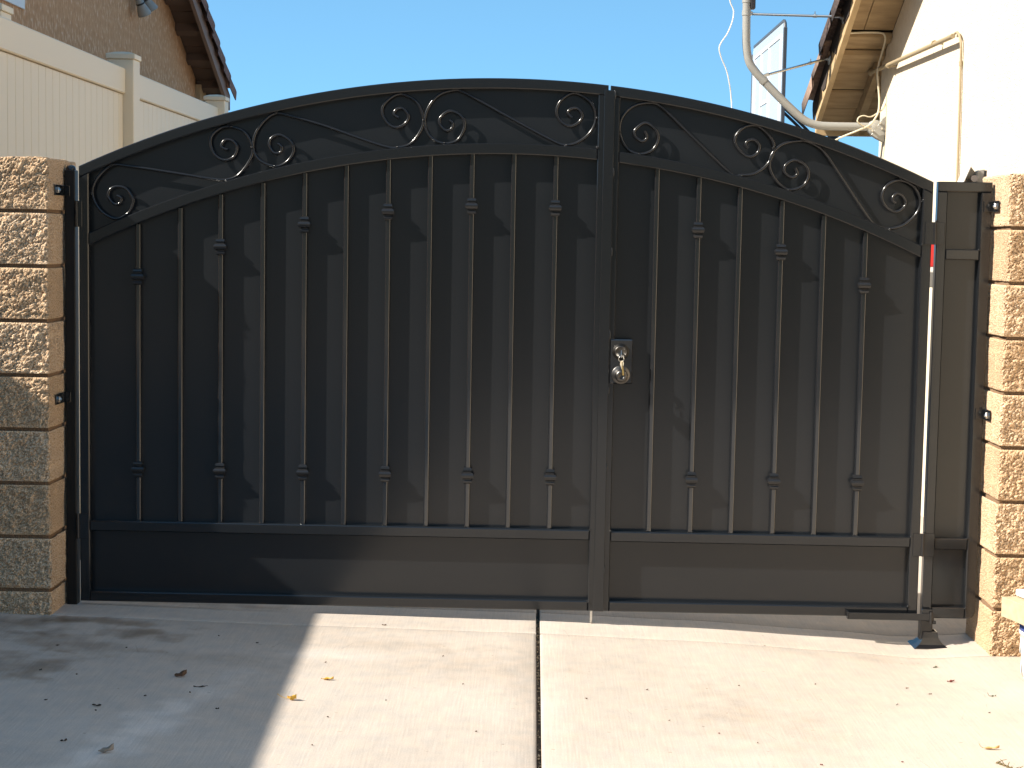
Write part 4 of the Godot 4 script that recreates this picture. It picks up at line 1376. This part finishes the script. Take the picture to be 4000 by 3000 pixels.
func drop_leaf(called: String, label: String, category: String, x: float, z: float, l: float, w: float, curl: float, turn: float, m: Material, sd: int, stem := 0.0, group := "") -> void:
	var st := leaf_mesh(l, w, curl, sd, stem)
	st.generate_normals()
	var o := MeshInstance3D.new()
	o.mesh = st.commit()
	o.material_override = m
	o.name = numbered(called)
	add_child(o, true)
	o.position = Vector3(x, gy(x, z) + 0.001, z)
	o.rotation.y = turn
	tag(o, label, category, group)


func build_litter() -> void:
	var brown := mat(lin(0.13, 0.075, 0.045), 0.8)
	var dark := mat(lin(0.05, 0.038, 0.03), 0.85)
	var gold := mat(lin(0.62, 0.36, 0.05), 0.7)
	var tan_ := mat(lin(0.6, 0.38, 0.15), 0.7)
	var red := mat(lin(0.2, 0.05, 0.04), 0.7)
	var green := mat(lin(0.12, 0.14, 0.08), 0.75)
	var pale := mat(lin(0.36, 0.3, 0.24), 0.8)
	drop_leaf("dry_leaf", "curled brown leaf in the middle of the shaded left slab", "leaf", -1.15, 1.01, 0.042, 0.03, 0.9, 0.5, brown, 3)
	drop_leaf("twig", "short dark twig right of the curled brown leaf in the shade", "twig", -1.06, 1.13, 0.046, 0.006, 0.5, 0.12, dark, 4)
	drop_leaf("dry_leaf", "yellow leaf with upright stem beside the edge of the big shadow", "leaf", -0.747, 1.236, 0.034, 0.03, 0.9, -0.4, gold, 5, 0.03)
	drop_leaf("dry_leaf", "flat yellow leaf in the sun, farther from the viewer than its neighbour", "leaf", -0.666, 0.974, 0.042, 0.02, 0.45, 0.0, gold, 6)
	drop_leaf("dry_leaf", "pale mottled curled leaf at the bottom edge of the shaded slab", "leaf", -1.185, 1.841, 0.044, 0.028, 0.9, 0.5, pale, 7)
	drop_leaf("dry_leaf", "dark flat leaf left of the pale mottled leaf in the shade", "leaf", -1.33, 1.755, 0.02, 0.01, 0.6, 0.3, dark, 8)
	drop_leaf("dry_leaf", "thin dark split leaf in the shade left of the curled brown leaf", "leaf", -1.33, 1.389, 0.034, 0.011, 0.5, -0.3, dark, 9)
	drop_leaf("dry_leaf", "small green-grey leaf near the flared shoe of the fixed panel", "leaf", 1.515, 0.335, 0.02, 0.011, 0.6, 0.5, green, 10)
	drop_leaf("dry_leaf", "dark red leaf before the right pillar", "leaf", 1.516, 0.559, 0.026, 0.015, 0.7, 0.1, red, 11)
	drop_leaf("dry_leaf", "small greenish leaf before the white bucket", "leaf", 1.6, 0.8, 0.022, 0.008, 0.6, 0.1, green, 12, 0.01)
	drop_leaf("dry_leaf", "tan pointed leaf near the lower right corner of the driveway", "leaf", 1.412, 1.464, 0.052, 0.017, 0.55, 0.0, tan_, 13, 0.012)
	drop_leaf("dry_leaf", "orange leaf at the bottom edge of the right slab", "leaf", 0.782, 1.775, 0.026, 0.02, 0.6, 0.2, tan_, 14)
	drop_leaf("dry_leaf", "brown leaf sliver on the sunny left slab close to the gate", "leaf", -0.55, 0.155, 0.018, 0.006, 0.4, 0.0, brown, 15)
	var g := "tiny bits of leaf litter on the driveway"
	for v in [[-1.329, 1.389], [-1.489, 1.038], [-1.418, 0.654], [-1.135, 0.418], [-1.66, 0.662], [-0.98, 0.503], [-1.32, 1.44], [-1.08, 1.2], [-1.21, 1.26], [-0.96, 1.37], [-1.5, 1.35], [-1.62, 1.0]]:
		drop_leaf("leaf_bit", "tiny dark bit of leaf litter lying on the shaded left slab", "leaf litter", v[0], v[1], rng.randf_range(0.007, 0.012), 0.005, 0.5, rng.randf_range(-1, 1), dark, 40 + int(v[1] * 100), 0.0, g)
	for v in [[0.404, 0.943], [0.593, 1.417], [1.322, 0.727], [1.385, 0.8], [1.23, 0.994], [0.196, 1.084], [0.725, 0.835], [1.107, 1.632], [0.86, 1.69], [0.7, 1.5], [1.52, 1.05], [0.45, 1.3], [1.0, 0.75]]:
		drop_leaf("leaf_bit", "tiny bit of leaf litter lying on the sunny right slab", "leaf litter", v[0], v[1], rng.randf_range(0.006, 0.012), 0.0045, 0.5, rng.randf_range(-1, 1), [dark, brown, red][int(v[0] * 10) % 3], 60 + int(v[1] * 100), 0.0, g)
	for v in [[-0.611, 1.411], [-0.213, 0.967], [-0.45, 1.2], [-0.62, 1.7], [-0.15, 1.5], [-0.3, 0.6], [-0.7, 0.75]]:
		drop_leaf("leaf_bit", "tiny bit of leaf litter lying on the sunny part of the left slab", "leaf litter", v[0], v[1], rng.randf_range(0.005, 0.009), 0.004, 0.5, rng.randf_range(-1, 1), [dark, brown][int(v[1] * 10) % 2], 80 + int(v[1] * 100), 0.0, g)
	# dry weeds in the crack at the lower right corner
	rng.seed = 99
	var st := mb(false)
	for k in 16:
		var u := k / 15.0
		var p := Vector3(1.395 + u * 0.1, 0, 1.6 + u * 0.17)
		p.y = gy(p.x, p.z)
		var d := Vector3(rng.randf_range(-0.02, 0.02), rng.randf_range(0.008, 0.022), rng.randf_range(-0.015, 0.015))
		tube(st, smooth3([p, p + d * 0.6, p + d + Vector3(d.x * 0.4, -0.003, d.z * 0.4)], 3), 0.0018, 5, 0.0006)
		ball(st, p + Vector3(0, 0.002, 0), Vector3(0.006, 0.004, 0.005), 5)
	tag(fin(st, "dry_weeds", mat(lin(0.16, 0.12, 0.05), 0.9)), "dry weeds and crumbs in a crack at the lower right corner", "weeds")


# ------------------------------------------------------------------ scene
func _ready() -> void:
	rng.seed = 5
	var cam := Camera3D.new()
	cam.name = "camera"
	add_child(cam)
	cam.position = Vector3(0.0, 1.4844, 6.4286)
	cam.rotation_order = EULER_ORDER_YXZ
	cam.rotation_degrees = Vector3(-4.9, 0.7, 1.0)
	cam.fov = 25.951
	cam.near = 0.05
	cam.far = 1000.0
	cam.current = true
	var env := Environment.new()
	env.background_mode = Environment.BG_SKY
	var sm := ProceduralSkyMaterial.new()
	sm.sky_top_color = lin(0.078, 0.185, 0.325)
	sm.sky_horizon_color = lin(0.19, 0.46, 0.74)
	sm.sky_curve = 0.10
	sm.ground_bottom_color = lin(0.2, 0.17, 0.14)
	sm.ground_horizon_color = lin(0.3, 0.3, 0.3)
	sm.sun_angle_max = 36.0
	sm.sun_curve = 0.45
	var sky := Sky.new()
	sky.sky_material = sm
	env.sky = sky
	env.tonemap_mode = Environment.TONE_MAPPER_LINEAR
	env.tonemap_exposure = 1.95
	env.sdfgi_enabled = true
	env.ssao_enabled = true
	env.ssil_enabled = true
	var we := WorldEnvironment.new()
	we.name = "world_environment"
	we.environment = env
	add_child(we)
	var sun := DirectionalLight3D.new()
	sun.name = "sun"
	sun.light_energy = 1.5
	sun.light_color = Color(1.0, 0.965, 0.91)
	sun.light_angular_distance = 0.45
	sun.shadow_enabled = true
	add_child(sun)
	sun.look_at_from_position(Vector3.ZERO, SUN_DIR, Vector3.UP)
	make_materials()
	build_ground()
	build_left_house()
	build_right_house()
	build_fence()
	pillar("left pillar of rough tan split-face blocks, half in shadow", -1.82, -2.22, 100)
	pillar("right pillar of rough tan split-face blocks in full sun", 1.757, 2.157, 300)
	build_gate()
	build_right_things()
	build_bucket()
	build_litter()
